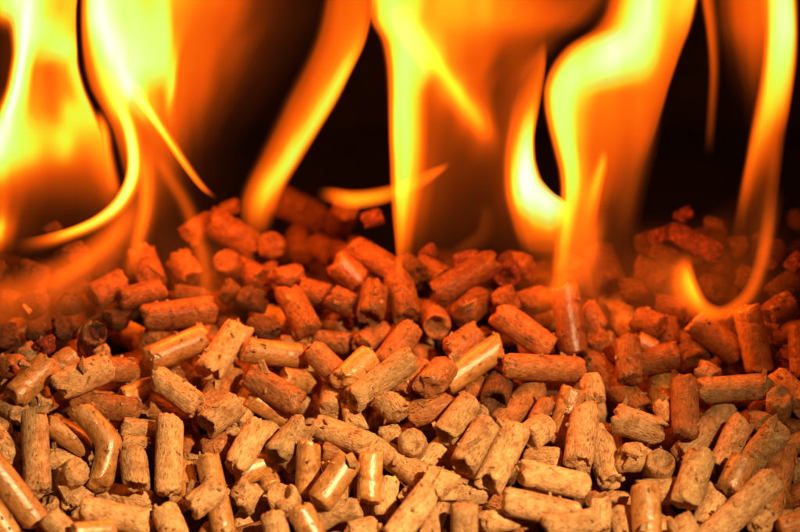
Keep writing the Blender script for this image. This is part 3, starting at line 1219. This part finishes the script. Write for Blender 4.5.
flame('broad white-hot flame beside it that sweeps down and curls away over the dark pellets', (125, 300), [
    ('S', [
        (-12, [(79, 0), (84, 0.62), (90, 0.88), (100, 0.96), (113, 0.92), (128, 0.86), (143, 0.74), (160, 0.84), (175, 0.68), (200, 0.62), (234, 0.5), (264, 0.26), (300, 0.12), (335, 0)]),
        (20, [(79, 0), (83, 0.6), (92, 0.92), (103, 1), (114, 0.93), (130, 0.87), (150, 0.85), (165, 0.86), (175, 0.64), (200, 0.54), (230, 0.47), (258, 0.27), (292, 0.14), (330, 0)]),
        (45, [(80, 0), (84, 0.55), (96, 0.86), (110, 1), (120, 0.96), (133, 0.89), (150, 0.87), (166, 0.86), (176, 0.66), (186, 0.54), (212, 0.5), (238, 0.38), (270, 0.16), (315, 0)]),
        (70, [(82, 0), (88, 0.5), (101, 0.8), (113, 0.92), (121, 0.99), (130, 0.91), (146, 0.88), (163, 0.85), (173, 0.78), (180, 0.55), (202, 0.5), (228, 0.36), (260, 0.15), (300, 0)]),
        (90, [(88, 0), (94, 0.48), (105, 0.74), (117, 0.86), (130, 0.98), (139, 0.88), (150, 0.7), (162, 0.64), (171, 0.8), (179, 0.54), (202, 0.47), (224, 0.3), (250, 0.12), (285, 0)]),
        (110, [(99, 0), (105, 0.48), (112, 0.7), (120, 0.76), (130, 0.64), (142, 0.76), (153, 0.68), (163, 0.6), (169, 0.66), (177, 0.52), (195, 0.44), (215, 0.27), (240, 0.1), (270, 0)]),
        (130, [(109, 0), (115, 0.46), (123, 0.56), (132, 0.53), (142, 0.52), (152, 0.56), (160, 0.58), (167, 0.55), (174, 0.5), (182, 0.44), (195, 0.34), (212, 0.2), (230, 0.07), (255, 0)]),
        (155, [(116, 0), (122, 0.38), (130, 0.5), (138, 0.5), (146, 0.5), (154, 0.5), (162, 0.48), (170, 0.46), (177, 0.4), (186, 0.28), (197, 0.18), (210, 0.1), (225, 0.04), (245, 0)]),
        (185, [(122, 0), (128, 0.3), (134, 0.4), (140, 0.42), (147, 0.42), (154, 0.4), (162, 0.36), (170, 0.3), (178, 0.24), (187, 0.16), (198, 0.1), (210, 0.05), (225, 0.02), (245, 0)]),
        (215, [(118, 0), (124, 0.22), (130, 0.32), (138, 0.34), (146, 0.34), (154, 0.3), (162, 0.24), (170, 0.2), (178, 0.16), (187, 0.1), (198, 0.06), (210, 0.03), (225, 0.02), (245, 0)]),
        (250, [(100, 0), (108, 0.12), (118, 0.2), (128, 0.22), (138, 0.2), (148, 0.16), (158, 0.12), (168, 0.1), (178, 0.08), (187, 0.05), (198, 0.03), (210, 0.02), (225, 0), (245, 0)]),
        (280, [(80, 0), (90, 0), (105, 0), (120, 0), (135, 0), (148, 0), (158, 0), (168, 0), (178, 0), (187, 0), (198, 0), (210, 0), (225, 0), (245, 0)]),
    ]),
    ('w', 0.84, 1.0, [(132, 84, 5, 5, 6), (146, 107, 6, 6, 7), (166, 136, 5, 5, 4), (188, 168, 4.5, 4, 2.4), (203, 187, 4, 3, 1.5), (217, 199, 2.5, 2, 0.5)], (0.15, 0.15)),
    ('w', 0.84, 1.3, [(94, 60, 6, 8, 2), (106, 82, 7, 10, 4), (119, 105, 7, 11, 7), (128, 128, 7, 11, 10), (133, 155, 7, 10, 12), (131, 180, 7, 10, 11), (119, 203, 7, 9, 9), (100, 219, 6, 8, 6), (76, 230, 5, 8, 4), (46, 239, 5, 9, 1.5), (10, 246, 5, 10, 0.6)], (0.25, 0.2)),
    ('o', 1.2, 1.4, [(138, 140, 9, 12, 1.0), (145, 176, 9, 12, 1.6), (145, 208, 8, 11, 1.6), (138, 240, 8, 10, 1.3), (130, 268, 8, 10, 0.8), (123, 292, 7, 9, 0.3)], (0.2, 0.3)),
    ('o', 1.2, 1.6, [(140, 190, 12, 20, 0.7), (124, 220, 12, 24, 1.1), (98, 246, 12, 28, 1.1), (66, 268, 13, 30, 0.85), (28, 288, 16, 30, 0.6), (-20, 304, 20, 30, 0.5)], (0.2, 0.1)),
    ('o', 1.0, 1.4, [(134, 205, 5, 8, 0.5), (112, 238, 6, 10, 0.8), (84, 262, 6, 11, 0.8), (54, 280, 7, 12, 0.55), (20, 296, 8, 14, 0.4)], (0.3, 0.4)),
    ('r', 1.6, 1.6, [(130, 262, 40, 40, 0.08), (95, 284, 36, 36, 0.16), (40, 300, 36, 36, 0.25), (-30, 308, 36, 36, 0.25)], (0.3, 0.0)),
    ('r', 2.0, 2.0, [(110, 325, 30, 30, 0.05), (60, 322, 30, 30, 0.12), (10, 318, 30, 30, 0.14), (-30, 314, 30, 30, 0.12)], (0.3, 0.0)),
])
flame('thin orange wisp dropping between the leaning orange pellets left of the heap top', (204, 335), [
    ('o', 1.3, 1.5, [(154, 150, 7, 8, 0.3), (168, 176, 7, 9, 0.55), (186, 206, 8, 9, 0.6), (198, 240, 9, 10, 0.65), (204, 272, 9, 10, 0.6), (205, 304, 7, 9, 0.35), (203, 338, 5, 7, 0.15)], (0.1, 0.2)),
    ('r', 1.6, 1.6, [(215, 220, 40, 50, 0.05), (205, 265, 60, 60, 0.16), (170, 310, 80, 80, 0.16)], (0.3, 0.3)),
])
flame('slanting orange flame with a yellow edge reaching down to the thickest pellet', (258, 232), [
    ('S', [
        (-12, [(322, 0), (331, 0.4), (342, 0.52), (355, 0.55), (366, 0.52), (373, 0.42), (379, 0)]),
        (22, [(316, 0), (326, 0.42), (339, 0.54), (352, 0.56), (363, 0.58), (369, 0.5), (373, 0)]),
        (46, [(308, 0), (319, 0.42), (333, 0.55), (347, 0.6), (357, 0.66), (362, 0.6), (366, 0)]),
        (75, [(294, 0), (306, 0.42), (320, 0.55), (333, 0.63), (341, 0.8), (348, 0.66), (352, 0)]),
        (100, [(281, 0), (293, 0.42), (307, 0.55), (319, 0.68), (328, 0.82), (335, 0.66), (340, 0)]),
        (130, [(267, 0), (279, 0.42), (291, 0.56), (301, 0.7), (310, 0.83), (317, 0.64), (322, 0)]),
        (160, [(253, 0), (264, 0.44), (276, 0.62), (285, 0.77), (292, 0.83), (299, 0.56), (304, 0)]),
        (185, [(241, 0), (251, 0.46), (262, 0.7), (271, 0.8), (279, 0.72), (284, 0.5), (289, 0)]),
        (205, [(236, 0), (244, 0.42), (254, 0.64), (262, 0.68), (270, 0.56), (276, 0.4), (281, 0)]),
        (225, [(238, 0), (244, 0.28), (251, 0.42), (258, 0.44), (265, 0.38), (270, 0.2), (275, 0)]),
        (243, [(242, 0), (246, 0), (251, 0), (257, 0), (263, 0), (267, 0), (271, 0)]),
    ]),
])
flame('straight yellow column of fire that narrows to a point beside the ragged upright pellet', (400, 268), [
    ('S', [
        (-12, [(367, 0), (374, 0.72), (385, 0.85), (398, 0.84), (415, 0.73), (435, 0.669), (460, 0.689), (490, 0.66), (515, 0.601), (540, 0.466), (575, 0.349), (600, 0.349), (622, 0)]),
        (20, [(367, 0), (373, 0.55), (381, 0.78), (393, 0.87), (406, 0.85), (425, 0.689), (445, 0.66), (470, 0.669), (495, 0.64), (520, 0.582), (548, 0.504), (575, 0.388), (606, 0)]),
        (40, [(378, 0), (384, 0.52), (391, 0.76), (402, 0.87), (418, 0.86), (433, 0.708), (452, 0.616), (472, 0.58), (495, 0.497), (512, 0.423), (530, 0.396), (550, 0.276), (572, 0)]),
        (65, [(383, 0), (389, 0.56), (396, 0.82), (405, 0.87), (422, 0.83), (438, 0.714), (452, 0.605), (468, 0.521), (484, 0.487), (497, 0.336), (512, 0.353), (530, 0.403), (548, 0)]),
        (90, [(385, 0), (390, 0.56), (397, 0.84), (406, 0.86), (417, 0.74), (430, 0.521), (446, 0.63), (459, 0.672), (472, 0.538), (484, 0.454), (496, 0.319), (514, 0.353), (540, 0)]),
        (115, [(386, 0), (390, 0.55), (396, 0.84), (406, 0.86), (417, 0.7), (430, 0.445), (450, 0.42), (466, 0.588), (477, 0.613), (487, 0.487), (498, 0.336), (512, 0.353), (532, 0)]),
        (140, [(387, 0), (390, 0.52), (396, 0.82), (406, 0.86), (417, 0.69), (430, 0.42), (447, 0.353), (465, 0.361), (482, 0.462), (491, 0.437), (502, 0.353), (514, 0.336), (526, 0)]),
        (165, [(388, 0), (391, 0.5), (397, 0.8), (406, 0.84), (416, 0.68), (428, 0.42), (442, 0.336), (460, 0.294), (478, 0.294), (491, 0.302), (503, 0.319), (514, 0.302), (524, 0)]),
        (195, [(389, 0), (392, 0.5), (397, 0.77), (404, 0.8), (413, 0.68), (424, 0.42), (436, 0.311), (455, 0.244), (475, 0.227), (490, 0.235), (502, 0.286), (513, 0.252), (524, 0)]),
        (220, [(391, 0), (394, 0.5), (398, 0.69), (403, 0.72), (410, 0.6), (419, 0.378), (433, 0.252), (455, 0.202), (475, 0.193), (492, 0.21), (504, 0.235), (516, 0.202), (530, 0)]),
        (245, [(394, 0), (396, 0.45), (399, 0.59), (402, 0.58), (407, 0.48), (415, 0.252), (430, 0.168), (452, 0.134), (475, 0.126), (495, 0.143), (510, 0.151), (524, 0.126), (540, 0)]),
        (268, [(396, 0), (397, 0.3), (399, 0.36), (401, 0.34), (405, 0.2), (413, 0.101), (430, 0.084), (452, 0.076), (475, 0.076), (495, 0.084), (510, 0.084), (524, 0.067), (540, 0)]),
        (292, [(396, 0), (397, 0), (399, 0), (401, 0), (405, 0), (413, 0), (430, 0), (452, 0), (475, 0), (495, 0), (510, 0), (524, 0), (540, 0)]),
    ]),
    ('y', 1.0, 1.2, [(392, 2, 12, 12, 1.0), (408, 24, 14, 14, 2.0), (428, 51, 14, 14, 3.2), (447, 77, 14, 13, 3.2), (464, 100, 14, 12, 2.6), (480, 122, 12, 12, 1.8), (496, 150, 10, 10, 0.6)], (0.2, 0.2)),
    ('o', 1.2, 1.2, [(486, 200, 5, 9, 0.06), (482, 230, 5, 10, 0.12), (466, 245, 5, 10, 0.14), (444, 256, 4, 9, 0.08)], (0.2, 0.3)),
])
flame('small sideways tongue of fire floating above a single glowing ember', (372, 225), [
    ('o', 0.84, 0.84, [(316, 193, 6, 6, 0.4), (330, 195, 8, 8, 1.2), (352, 199, 10, 9, 2.8), (376, 197, 9, 9, 2.6), (400, 190, 8, 8, 1.6), (422, 180, 7, 8, 1.4), (440, 170, 4, 5, 1.2), (452, 162, 2, 3, 0.6)], (0.15, 0.12)),
])
flame('largest flame, pale yellow, looping round a dark teardrop hole', (566, 300), [
    ('S', [
        (38, [(530, 0), (536, 0.05), (540, 0.1), (542, 0.15), (544, 0.15), (546, 0.12), (547, 0.05), (549, 0)]),
        (60, [(522, 0), (530, 0.2), (536, 0.36), (540, 0.48), (543, 0.52), (545, 0.48), (546, 0.3), (547.5, 0)]),
        (82, [(514, 0), (523, 0.34), (530, 0.48), (535, 0.55), (539, 0.57), (542, 0.5), (543.5, 0.3), (545, 0)]),
        (105, [(507, 0), (516, 0.42), (524, 0.53), (530, 0.61), (534, 0.66), (537.5, 0.6), (539.5, 0.35), (541, 0)]),
        (135, [(502, 0), (510, 0.48), (517, 0.62), (524, 0.8), (528.5, 0.86), (532, 0.78), (534.5, 0.45), (536, 0)]),
        (160, [(499, 0), (507, 0.5), (514, 0.72), (521, 0.92), (528, 0.96), (532, 0.88), (535, 0.55), (537, 0)]),
        (180, [(499, 0), (507, 0.52), (514, 0.8), (521, 0.97), (530, 1), (536.5, 0.92), (540.5, 0.6), (543.5, 0)]),
        (194, [(500, 0), (508, 0.52), (516, 0.82), (525, 0.98), (537, 1), (545.5, 0.94), (551.5, 0.75), (556, 0.1)]),
        (204, [(502, 0), (510, 0.51), (519, 0.8), (530, 0.94), (545, 0.99), (555, 0.95), (564, 0.84), (576, 0.1)]),
        (218, [(506, 0), (514, 0.46), (523, 0.62), (535, 0.78), (548, 0.84), (558, 0.78), (568, 0.66), (580, 0)]),
        (232, [(510, 0), (518, 0.42), (527, 0.55), (538, 0.58), (549, 0.59), (558, 0.57), (567, 0.5), (579, 0)]),
        (244, [(515, 0), (522, 0.3), (530, 0.46), (540, 0.49), (550, 0.48), (558, 0.44), (566, 0.36), (576, 0)]),
        (254, [(518, 0), (524, 0.05), (531, 0.1), (540, 0.12), (550, 0.12), (558, 0.1), (566, 0.08), (576, 0)]),
        (264, [(518, 0), (524, 0), (531, 0), (540, 0), (550, 0), (558, 0), (566, 0), (576, 0)]),
    ]),
    ('S', [
        (-12, [(604, 0), (615, 0.45), (626, 0.7), (638, 0.88), (650, 0.93), (658, 0.85), (666, 0.75), (676, 0.73), (687, 0.75), (695, 0.72), (701, 0)]),
        (14, [(598, 0), (610, 0.48), (621, 0.72), (634, 0.91), (648, 0.93), (656, 0.85), (663, 0.75), (672, 0.71), (682, 0.73), (691, 0.68), (697, 0)]),
        (30, [(586, 0), (599, 0.45), (611, 0.66), (628, 0.91), (645, 0.93), (655, 0.85), (662, 0.74), (670, 0.67), (679, 0.66), (687, 0.6), (692, 0)]),
        (45, [(564, 0), (574, 0.54), (587, 0.78), (606, 0.91), (630, 0.94), (648, 0.87), (657, 0.77), (664, 0.67), (672, 0.62), (681, 0.57), (686, 0)]),
        (60, [(552, 0), (559, 0.55), (571, 0.82), (592, 0.9), (618, 0.93), (642, 0.88), (652, 0.77), (660, 0.65), (668, 0.6), (676, 0.54), (680, 0)]),
        (75, [(545, 0), (550, 0.56), (561, 0.86), (579, 0.9), (600, 0.87), (624, 0.8), (643, 0.72), (654, 0.62), (663, 0.57), (671, 0.5), (675, 0)]),
        (90, [(541, 0), (546, 0.58), (555, 0.87), (570, 0.88), (584, 0.77), (603, 0.62), (627, 0.58), (647, 0.57), (657, 0.55), (666, 0.48), (670, 0)]),
        (110, [(542, 0), (547, 0.6), (556, 0.88), (568, 0.87), (580, 0.7), (598, 0.58), (621, 0.57), (641, 0.56), (651, 0.52), (660, 0.45), (665, 0)]),
        (130, [(546, 0), (551, 0.6), (559, 0.87), (569, 0.86), (579, 0.7), (595, 0.56), (617, 0.55), (635, 0.52), (646, 0.48), (654, 0.4), (660, 0)]),
        (150, [(551, 0), (556, 0.58), (564, 0.86), (572, 0.85), (580, 0.67), (594, 0.53), (612, 0.51), (628, 0.47), (639, 0.43), (647, 0.33), (654, 0)]),
        (170, [(556, 0), (561, 0.58), (568, 0.84), (575, 0.82), (583, 0.66), (594, 0.52), (608, 0.48), (620, 0.43), (631, 0.37), (640, 0.24), (648, 0)]),
        (190, [(558, 0), (563, 0.6), (569, 0.83), (575, 0.8), (583, 0.65), (593, 0.5), (606, 0.44), (616, 0.37), (626, 0.31), (634, 0.22), (642, 0)]),
        (210, [(556, 0), (561, 0.55), (567, 0.77), (573, 0.74), (580, 0.6), (589, 0.5), (600, 0.38), (610, 0.27), (621, 0.24), (629, 0.18), (638, 0)]),
        (235, [(552, 0), (558, 0.5), (563, 0.7), (568, 0.71), (574, 0.6), (583, 0.5), (595, 0.4), (606, 0.24), (617, 0.18), (626, 0.13), (635, 0)]),
        (260, [(549, 0), (555, 0.45), (560, 0.62), (565, 0.61), (571, 0.5), (581, 0.43), (593, 0.33), (603, 0.2), (614, 0.14), (624, 0.1), (633, 0)]),
        (285, [(547, 0), (553, 0.36), (558, 0.48), (563, 0.46), (569, 0.38), (579, 0.33), (591, 0.25), (602, 0.15), (613, 0.1), (623, 0.06), (632, 0)]),
        (310, [(547, 0), (553, 0.18), (558, 0.22), (563, 0.22), (570, 0.2), (581, 0.2), (594, 0.16), (606, 0.1), (617, 0.06), (627, 0.03), (636, 0)]),
        (335, [(547, 0), (553, 0), (558, 0), (563, 0), (570, 0), (584, 0), (600, 0), (612, 0), (622, 0), (632, 0), (640, 0)]),
    ]),
    ('o', 1.0, 0.84, [(604, 148, 3, 3, 0.8), (602, 164, 6, 6, 2.2), (595, 188, 10, 8, 2.4), (588, 213, 11, 11, 1.4), (584, 245, 12, 13, 0.7), (578, 280, 12, 14, 0.4), (572, 305, 10, 14, 0.2)], (0.08, 0.2)),
    ('o', 1.6, 1.6, [(558, 230, 40, 34, 0.15), (562, 265, 42, 34, 0.35), (552, 300, 42, 34, 0.30), (540, 335, 34, 26, 0.08)], (0.2, 0.3)),
    ('o', 1.2, 1.0, [(654, 110, 10, 10, 0.08), (640, 155, 12, 12, 0.18), (628, 205, 12, 12, 0.14), (622, 250, 12, 12, 0.07)], (0.2, 0.3)),
    ('o', 1.0, 1.2, [(606, 205, 5, 7, 0.2), (596, 240, 7, 9, 0.4), (590, 272, 8, 10, 0.38), (598, 304, 8, 10, 0.25), (618, 328, 8, 10, 0.15), (645, 344, 8, 10, 0.05)], (0.2, 0.3)),
    ('o', 1.0, 1.0, [(574, 262, 7, 8, 0.5), (562, 284, 9, 10, 0.7), (544, 298, 9, 10, 0.6), (524, 304, 8, 9, 0.3)], (0.3, 0.4)),
    ('r', 1.6, 1.6, [(610, 290, 40, 50, 0.05), (625, 320, 50, 50, 0.10), (640, 350, 40, 40, 0.04)], (0.3, 0.3)),
])
flame('thin orange wisp of fire hanging between the two tall yellow flames', (716, 300), [
    ('o', 1.0, 1.2, [(705, -14, 5, 9, 1.0), (710, 30, 4, 8, 0.8), (713, 70, 4, 6, 0.5), (711, 115, 4, 5, 0.25), (708, 160, 4, 4, 0.08)], (0, 0.2)),
    ('S', [
        (-12, [(710, 0), (722, 0.3), (735, 0.48), (750, 0.55), (763, 0.55), (773, 0.3), (784, 0)]),
        (28, [(712, 0), (725, 0.28), (739, 0.47), (752, 0.53), (763, 0.52), (770, 0.3), (782, 0)]),
        (58, [(719, 0), (731, 0.15), (742, 0.32), (752, 0.42), (760, 0.42), (767, 0.22), (776, 0)]),
        (85, [(726, 0), (737, 0.06), (746, 0.2), (752, 0.28), (758, 0.26), (764, 0.1), (770, 0)]),
        (115, [(734, 0), (742, 0), (748, 0.06), (752, 0.08), (756, 0.06), (760, 0), (766, 0)]),
        (135, [(734, 0), (742, 0), (748, 0), (752, 0), (756, 0), (760, 0), (766, 0)]),
    ]),
])
flame('tall yellow flame at the far right whose foot curls into a ring over the pellets', (720, 322), [
    ('S', [
        (-12, [(758, 0), (765, 0.5), (770, 0.75), (777, 0.9), (784, 0.91), (790, 0.84), (794, 0.6), (798, 0)]),
        (30, [(761, 0), (767, 0.6), (772, 0.84), (780, 0.93), (788, 0.93), (793, 0.86), (796, 0.6), (799, 0)]),
        (60, [(759, 0), (765, 0.58), (770, 0.82), (778, 0.89), (786, 0.88), (791, 0.8), (795, 0.55), (798, 0)]),
        (85, [(756, 0), (762, 0.56), (767, 0.77), (775, 0.82), (783, 0.8), (789, 0.7), (792, 0.5), (795, 0)]),
        (110, [(751, 0), (758, 0.55), (763, 0.72), (771, 0.74), (779, 0.68), (784, 0.6), (788, 0.45), (791, 0)]),
        (135, [(747, 0), (753, 0.54), (758, 0.68), (765, 0.62), (772, 0.52), (778, 0.44), (783, 0.3), (787, 0)]),
        (160, [(743, 0), (749, 0.56), (753, 0.6), (760, 0.48), (767, 0.4), (775, 0.4), (780, 0.27), (784, 0)]),
        (185, [(738, 0), (744, 0.47), (748, 0.52), (754, 0.36), (762, 0.26), (771, 0.34), (777, 0.27), (781, 0)]),
        (210, [(734, 0), (739, 0.32), (743, 0.36), (749, 0.22), (758, 0.22), (767, 0.33), (774, 0.28), (778, 0)]),
        (235, [(730, 0), (735, 0.14), (740, 0.14), (747, 0.1), (756, 0.22), (765, 0.33), (771, 0.28), (776, 0)]),
        (262, [(728, 0), (733, 0.04), (739, 0.04), (746, 0.06), (753, 0.16), (761, 0.3), (767, 0.26), (773, 0)]),
        (285, [(726, 0), (731, 0), (737, 0), (744, 0), (750, 0.05), (757, 0.1), (762, 0.1), (768, 0)]),
        (300, [(726, 0), (731, 0), (737, 0), (744, 0), (750, 0), (757, 0), (762, 0), (768, 0)]),
    ]),
    ('o', 0.84, 1.2, [(776, 180, 8, 8, 0.2), (771, 215, 9, 8, 0.4), (767, 240, 9, 7, 0.5), (762, 264, 9, 6, 0.6), (753, 288, 8, 7, 0.8), (738, 306, 8, 7, 1.0), (720, 314, 8, 7, 1.3), (703, 308, 9, 12, 1.9), (691, 291, 10, 18, 2.8), (685, 270, 9, 14, 2.4), (683, 252, 8, 10, 0.8)], (0.25, 0.12)),
    ('l', 1.0, 1.2, [(706, 309, 3, 3, 0.4), (696, 296, 4, 4, 1.8), (689, 278, 4, 4, 1.2), (686, 264, 3, 3, 0.3)], (0.3, 0.3)),
    ('o', 1.6, 1.6, [(672, 250, 24, 20, 0.1), (672, 280, 24, 22, 0.4), (690, 308, 20, 20, 0.25)], (0.3, 0.3)),
    ('r', 1.4, 1.4, [(690, 230, 60, 60, 0.06), (720, 280, 76, 64, 0.16), (700, 330, 60, 60, 0.06)], (0.3, 0.3)),
    ('r', 1.4, 1.4, [(640, 225, 50, 50, 0.06), (645, 275, 56, 56, 0.16), (640, 325, 50, 50, 0.06)], (0.3, 0.3)),
])
#__END_FLAMES__

GLOWS = [((-0.050, 0.000, 0.028), 0.13), ((-0.028, 0.004, 0.030), 0.11), ((0.000, -0.006, 0.028), 0.08),
         ((0.034, -0.014, 0.026), 0.06), ((0.068, -0.018, 0.022), 0.045)]
for k, (pt, e) in enumerate(GLOWS):
    glow('fire_light', pt, e)

# ------------------------------------------------------------------ labels
LM = [  # landmark phrase, x, y
    ('the elbow-bent pellet', 98, 447), ('the charred pellet', 92, 336), ('the shiny upright pellet at the bottom edge', 646, 510),
    ('the cleft disc pellet', 660, 467), ('the biggest round pellet end', 413, 444), ('the long brown crossing pellet', 382, 380),
    ('the long level orange pellet', 543, 368), ('the tall shiny red pellet', 569, 320), ('the forked red ember', 688, 240),
    ('the ring-shaped flame foot', 715, 300), ('the point of the column flame', 400, 262), ('the tiny sideways flame', 370, 198),
    ('the long shiny diagonal pellet', 473, 365), ('the long level tan pellet', 735, 388), ('the bottom right corner', 792, 525),
    ('the bottom left corner', 8, 525), ('the thickest heap-top pellet', 300, 210), ('the long thick heap-top pellet', 233, 236),
    ('the glint-streaked middle-left pellet', 176, 348), ('the shiny speckled diagonal pellet', 334, 482), ('the long plain upright pellet', 169, 456),
    ('the level shiny orange pellet', 275, 353), ('the long heap-top pellet', 465, 279), ('the grey-green hollow pellet', 457, 420),
    ('the slanting grey-green pellet', 760, 451), ('the ragged-crowned upright pellet', 402, 296), ('the two long parallel pellets', 548, 495),
    ('the left edge', 2, 330), ('the right edge', 798, 345), ('the bottom edge centre', 400, 530), ('the slanting flame foot', 271, 248),
]


def direction(dx, dy):
    a = (math.degrees(math.atan2(-dy, dx)) + 360) % 360
    return ['right of', 'above right of', 'above', 'above left of', 'left of', 'below left of', 'below', 'below right of'][int((a + 22.5) // 45) % 8]


def orient(q):
    """how the pellet lies in the photograph"""
    if q['spec']:
        (x1, y1), (x2, y2), t = q['spec']['a'], q['spec']['b'], q['spec']['t']
        if t is not None and abs(t) > 30:
            return 'end-on'
    else:
        M = q['o'].matrix_world
        d = np.array(M.col[2][:3])
        if abs(np.dot(d, FWD)) > 0.8:
            return 'end-on'
        x1, y1, x2, y2 = 0, 0, np.dot(d, RGT), -np.dot(d, UPV)
    a = math.degrees(math.atan2(-(y2 - y1), x2 - x1)) % 180
    if a < 22 or a > 158:
        return 'level'
    if 68 < a < 112:
        return 'upright'
    return 'right-leaning' if a < 90 else 'left-leaning'


SPECIAL = {
    0: None,
}
KN = {'s': 'shiny scorched', 't': 'scorched orange', 'm': 'tan', 'g': 'shiny', 'v': 'grey-green', 'o': 'reddish', 'd': 'dimmed dark', 'k': 'charred', 'e': 'glowing red'}  # dimmed: gloom put into the wood colour
OWN = {  # the landmark pellets, by their first point in the photograph
    (80, 408): 'shiny tan pellet bent like an elbow, second from the left edge low in the heap',
    (94, 332): 'charred pellet end-on with a black burnt hollow, above the shiny pellets at the left edge',
    (645, 486): 'shiny tan pellet standing upright at the bottom edge with one straight glint',
    (661, 460): 'short tan disc-like pellet end-on with a cleft across its face',
    (411, 441): 'biggest round pale pellet end facing the viewer in the lower centre of the heap',
    (413, 356): 'long grey-green brown pellet lying diagonally across its neighbours at the centre',
    (503, 366): 'long reddish pellet lying dead level right of the shiny diagonal pellet',
    (564, 285): 'tall shiny dark red pellet standing upright under the largest flame',
    (672, 230): 'glowing red forked ember log on the heap top above the ring-shaped flame foot',
    (502, 345): 'long shiny diagonal pellet with a bright glint leading to the level orange pellet',
    (699, 391): 'long tan pellet lying level near the right edge, above the slanting grey-green pellet',
    (277, 199): 'thickest scorched orange pellet on the heap top, leaning beside the slanting flame foot',
    (209, 220): 'long thick scorched orange pellet on the heap top, crossed by the thin orange wisp',
    (147, 361): 'shiny pellet rising rightward with a streak of glints, middle left of the heap',
    (350, 459): 'fat shiny speckled diagonal pellet between two thin shiny upright ones at bottom centre',
    (170, 418): 'long plain tan pellet standing upright right of the elbow-bent pellet',
    (244, 350): 'shiny orange pellet lying level with a glint, its left end against the broken diagonal pellet',
    (495, 260): 'long scorched pellet on the heap top with hollow lower end beside the column flame',
    (471, 402): 'grey-green pellet with a big hollow lower end, upper right of the biggest round end',
    (780, 428): 'slanting grey-green pellet near the right edge with its cut face upward',
    (397, 273): 'upright scorched pellet with a ragged crown directly under the column flame point',
    (502, 500): 'lower of two long parallel tan pellets lying side by side at bottom right of centre',
    (520, 472): 'upper of two long parallel tan pellets lying side by side at bottom right of centre',
    (271, 245): 'round rough pellet end facing out just under the foot of the slanting flame',
}
used = {}
things = sorted(items + keep, key=lambda q: -q['n'])
for q in things:
    o = q['o']
    if q['px']:
        cx, cy = np.mean(q['px'], axis=0)
    else:
        Pc = np.array(o.matrix_world.translation) - CAM
        z = np.dot(Pc, FWD)
        cx, cy = 400 + np.dot(Pc, RGT) / z / PX, 266 - np.dot(Pc, UPV) / z / PX
    ember = q['key'] == 'e'
    n = q['n']
    size = 'large' if n > 190 else 'medium' if n > 90 else 'small' if n > 25 else 'mostly hidden'
    noun = 'ember' if ember else 'pellet'
    feat = ''
    if 'h' in q['f'] and not ember:
        feat = ' with hollowed end'
    elif 'r' in q['f'] and not ember:
        feat = ' with ragged ends'
    if q['spec'] and q['spec']['bend']:
        feat = ' bent in the middle'
    head = f"{size} {KN[q['key']]} {orient(q)} {noun}{feat}"
    near = sorted(LM, key=lambda m: math.hypot(m[1] - cx, m[2] - cy))
    lab = None
    for a_ in range(0, 4):
        m = near[a_]
        dd = math.hypot(m[1] - cx, m[2] - cy)
        if dd < 9:
            continue
        dist = 'just' if dd < 34 else 'close' if dd < 60 else 'well' if dd < 95 else 'far'
        c = f"{head}, {dist} {direction(cx - m[1], cy - m[2])} {m[0]}"
        if len(c.replace('-', ' ').split()) > 18 or len(c.split()) > 16:
            head2 = f"{size} {KN[q['key']]} {orient(q)} {noun}"
            c = f"{head2}, {dist} {direction(cx - m[1], cy - m[2])} {m[0]}"
        if c not in used:
            lab = c
            break
    if q['spec'] and q['spec']['a'] in OWN:
        lab = OWN[q['spec']['a']]
    if lab is None:
        for m in near[4:]:
            dd = math.hypot(m[1] - cx, m[2] - cy)
            c = f"{size} {KN[q['key']]} {orient(q)} {noun}, far {direction(cx - m[1], cy - m[2])} {m[0]}"
            if c not in used:
                lab = c
                break
    used[lab] = o
    o['label'] = lab
    o['category'] = noun
    o['group'] = 'embers glowing along the crest' if ember else 'wood pellets heaped under the flames'
print('tris', sum(len(o.data.polygons) for o in sc.objects if o.type == 'MESH') * 2)
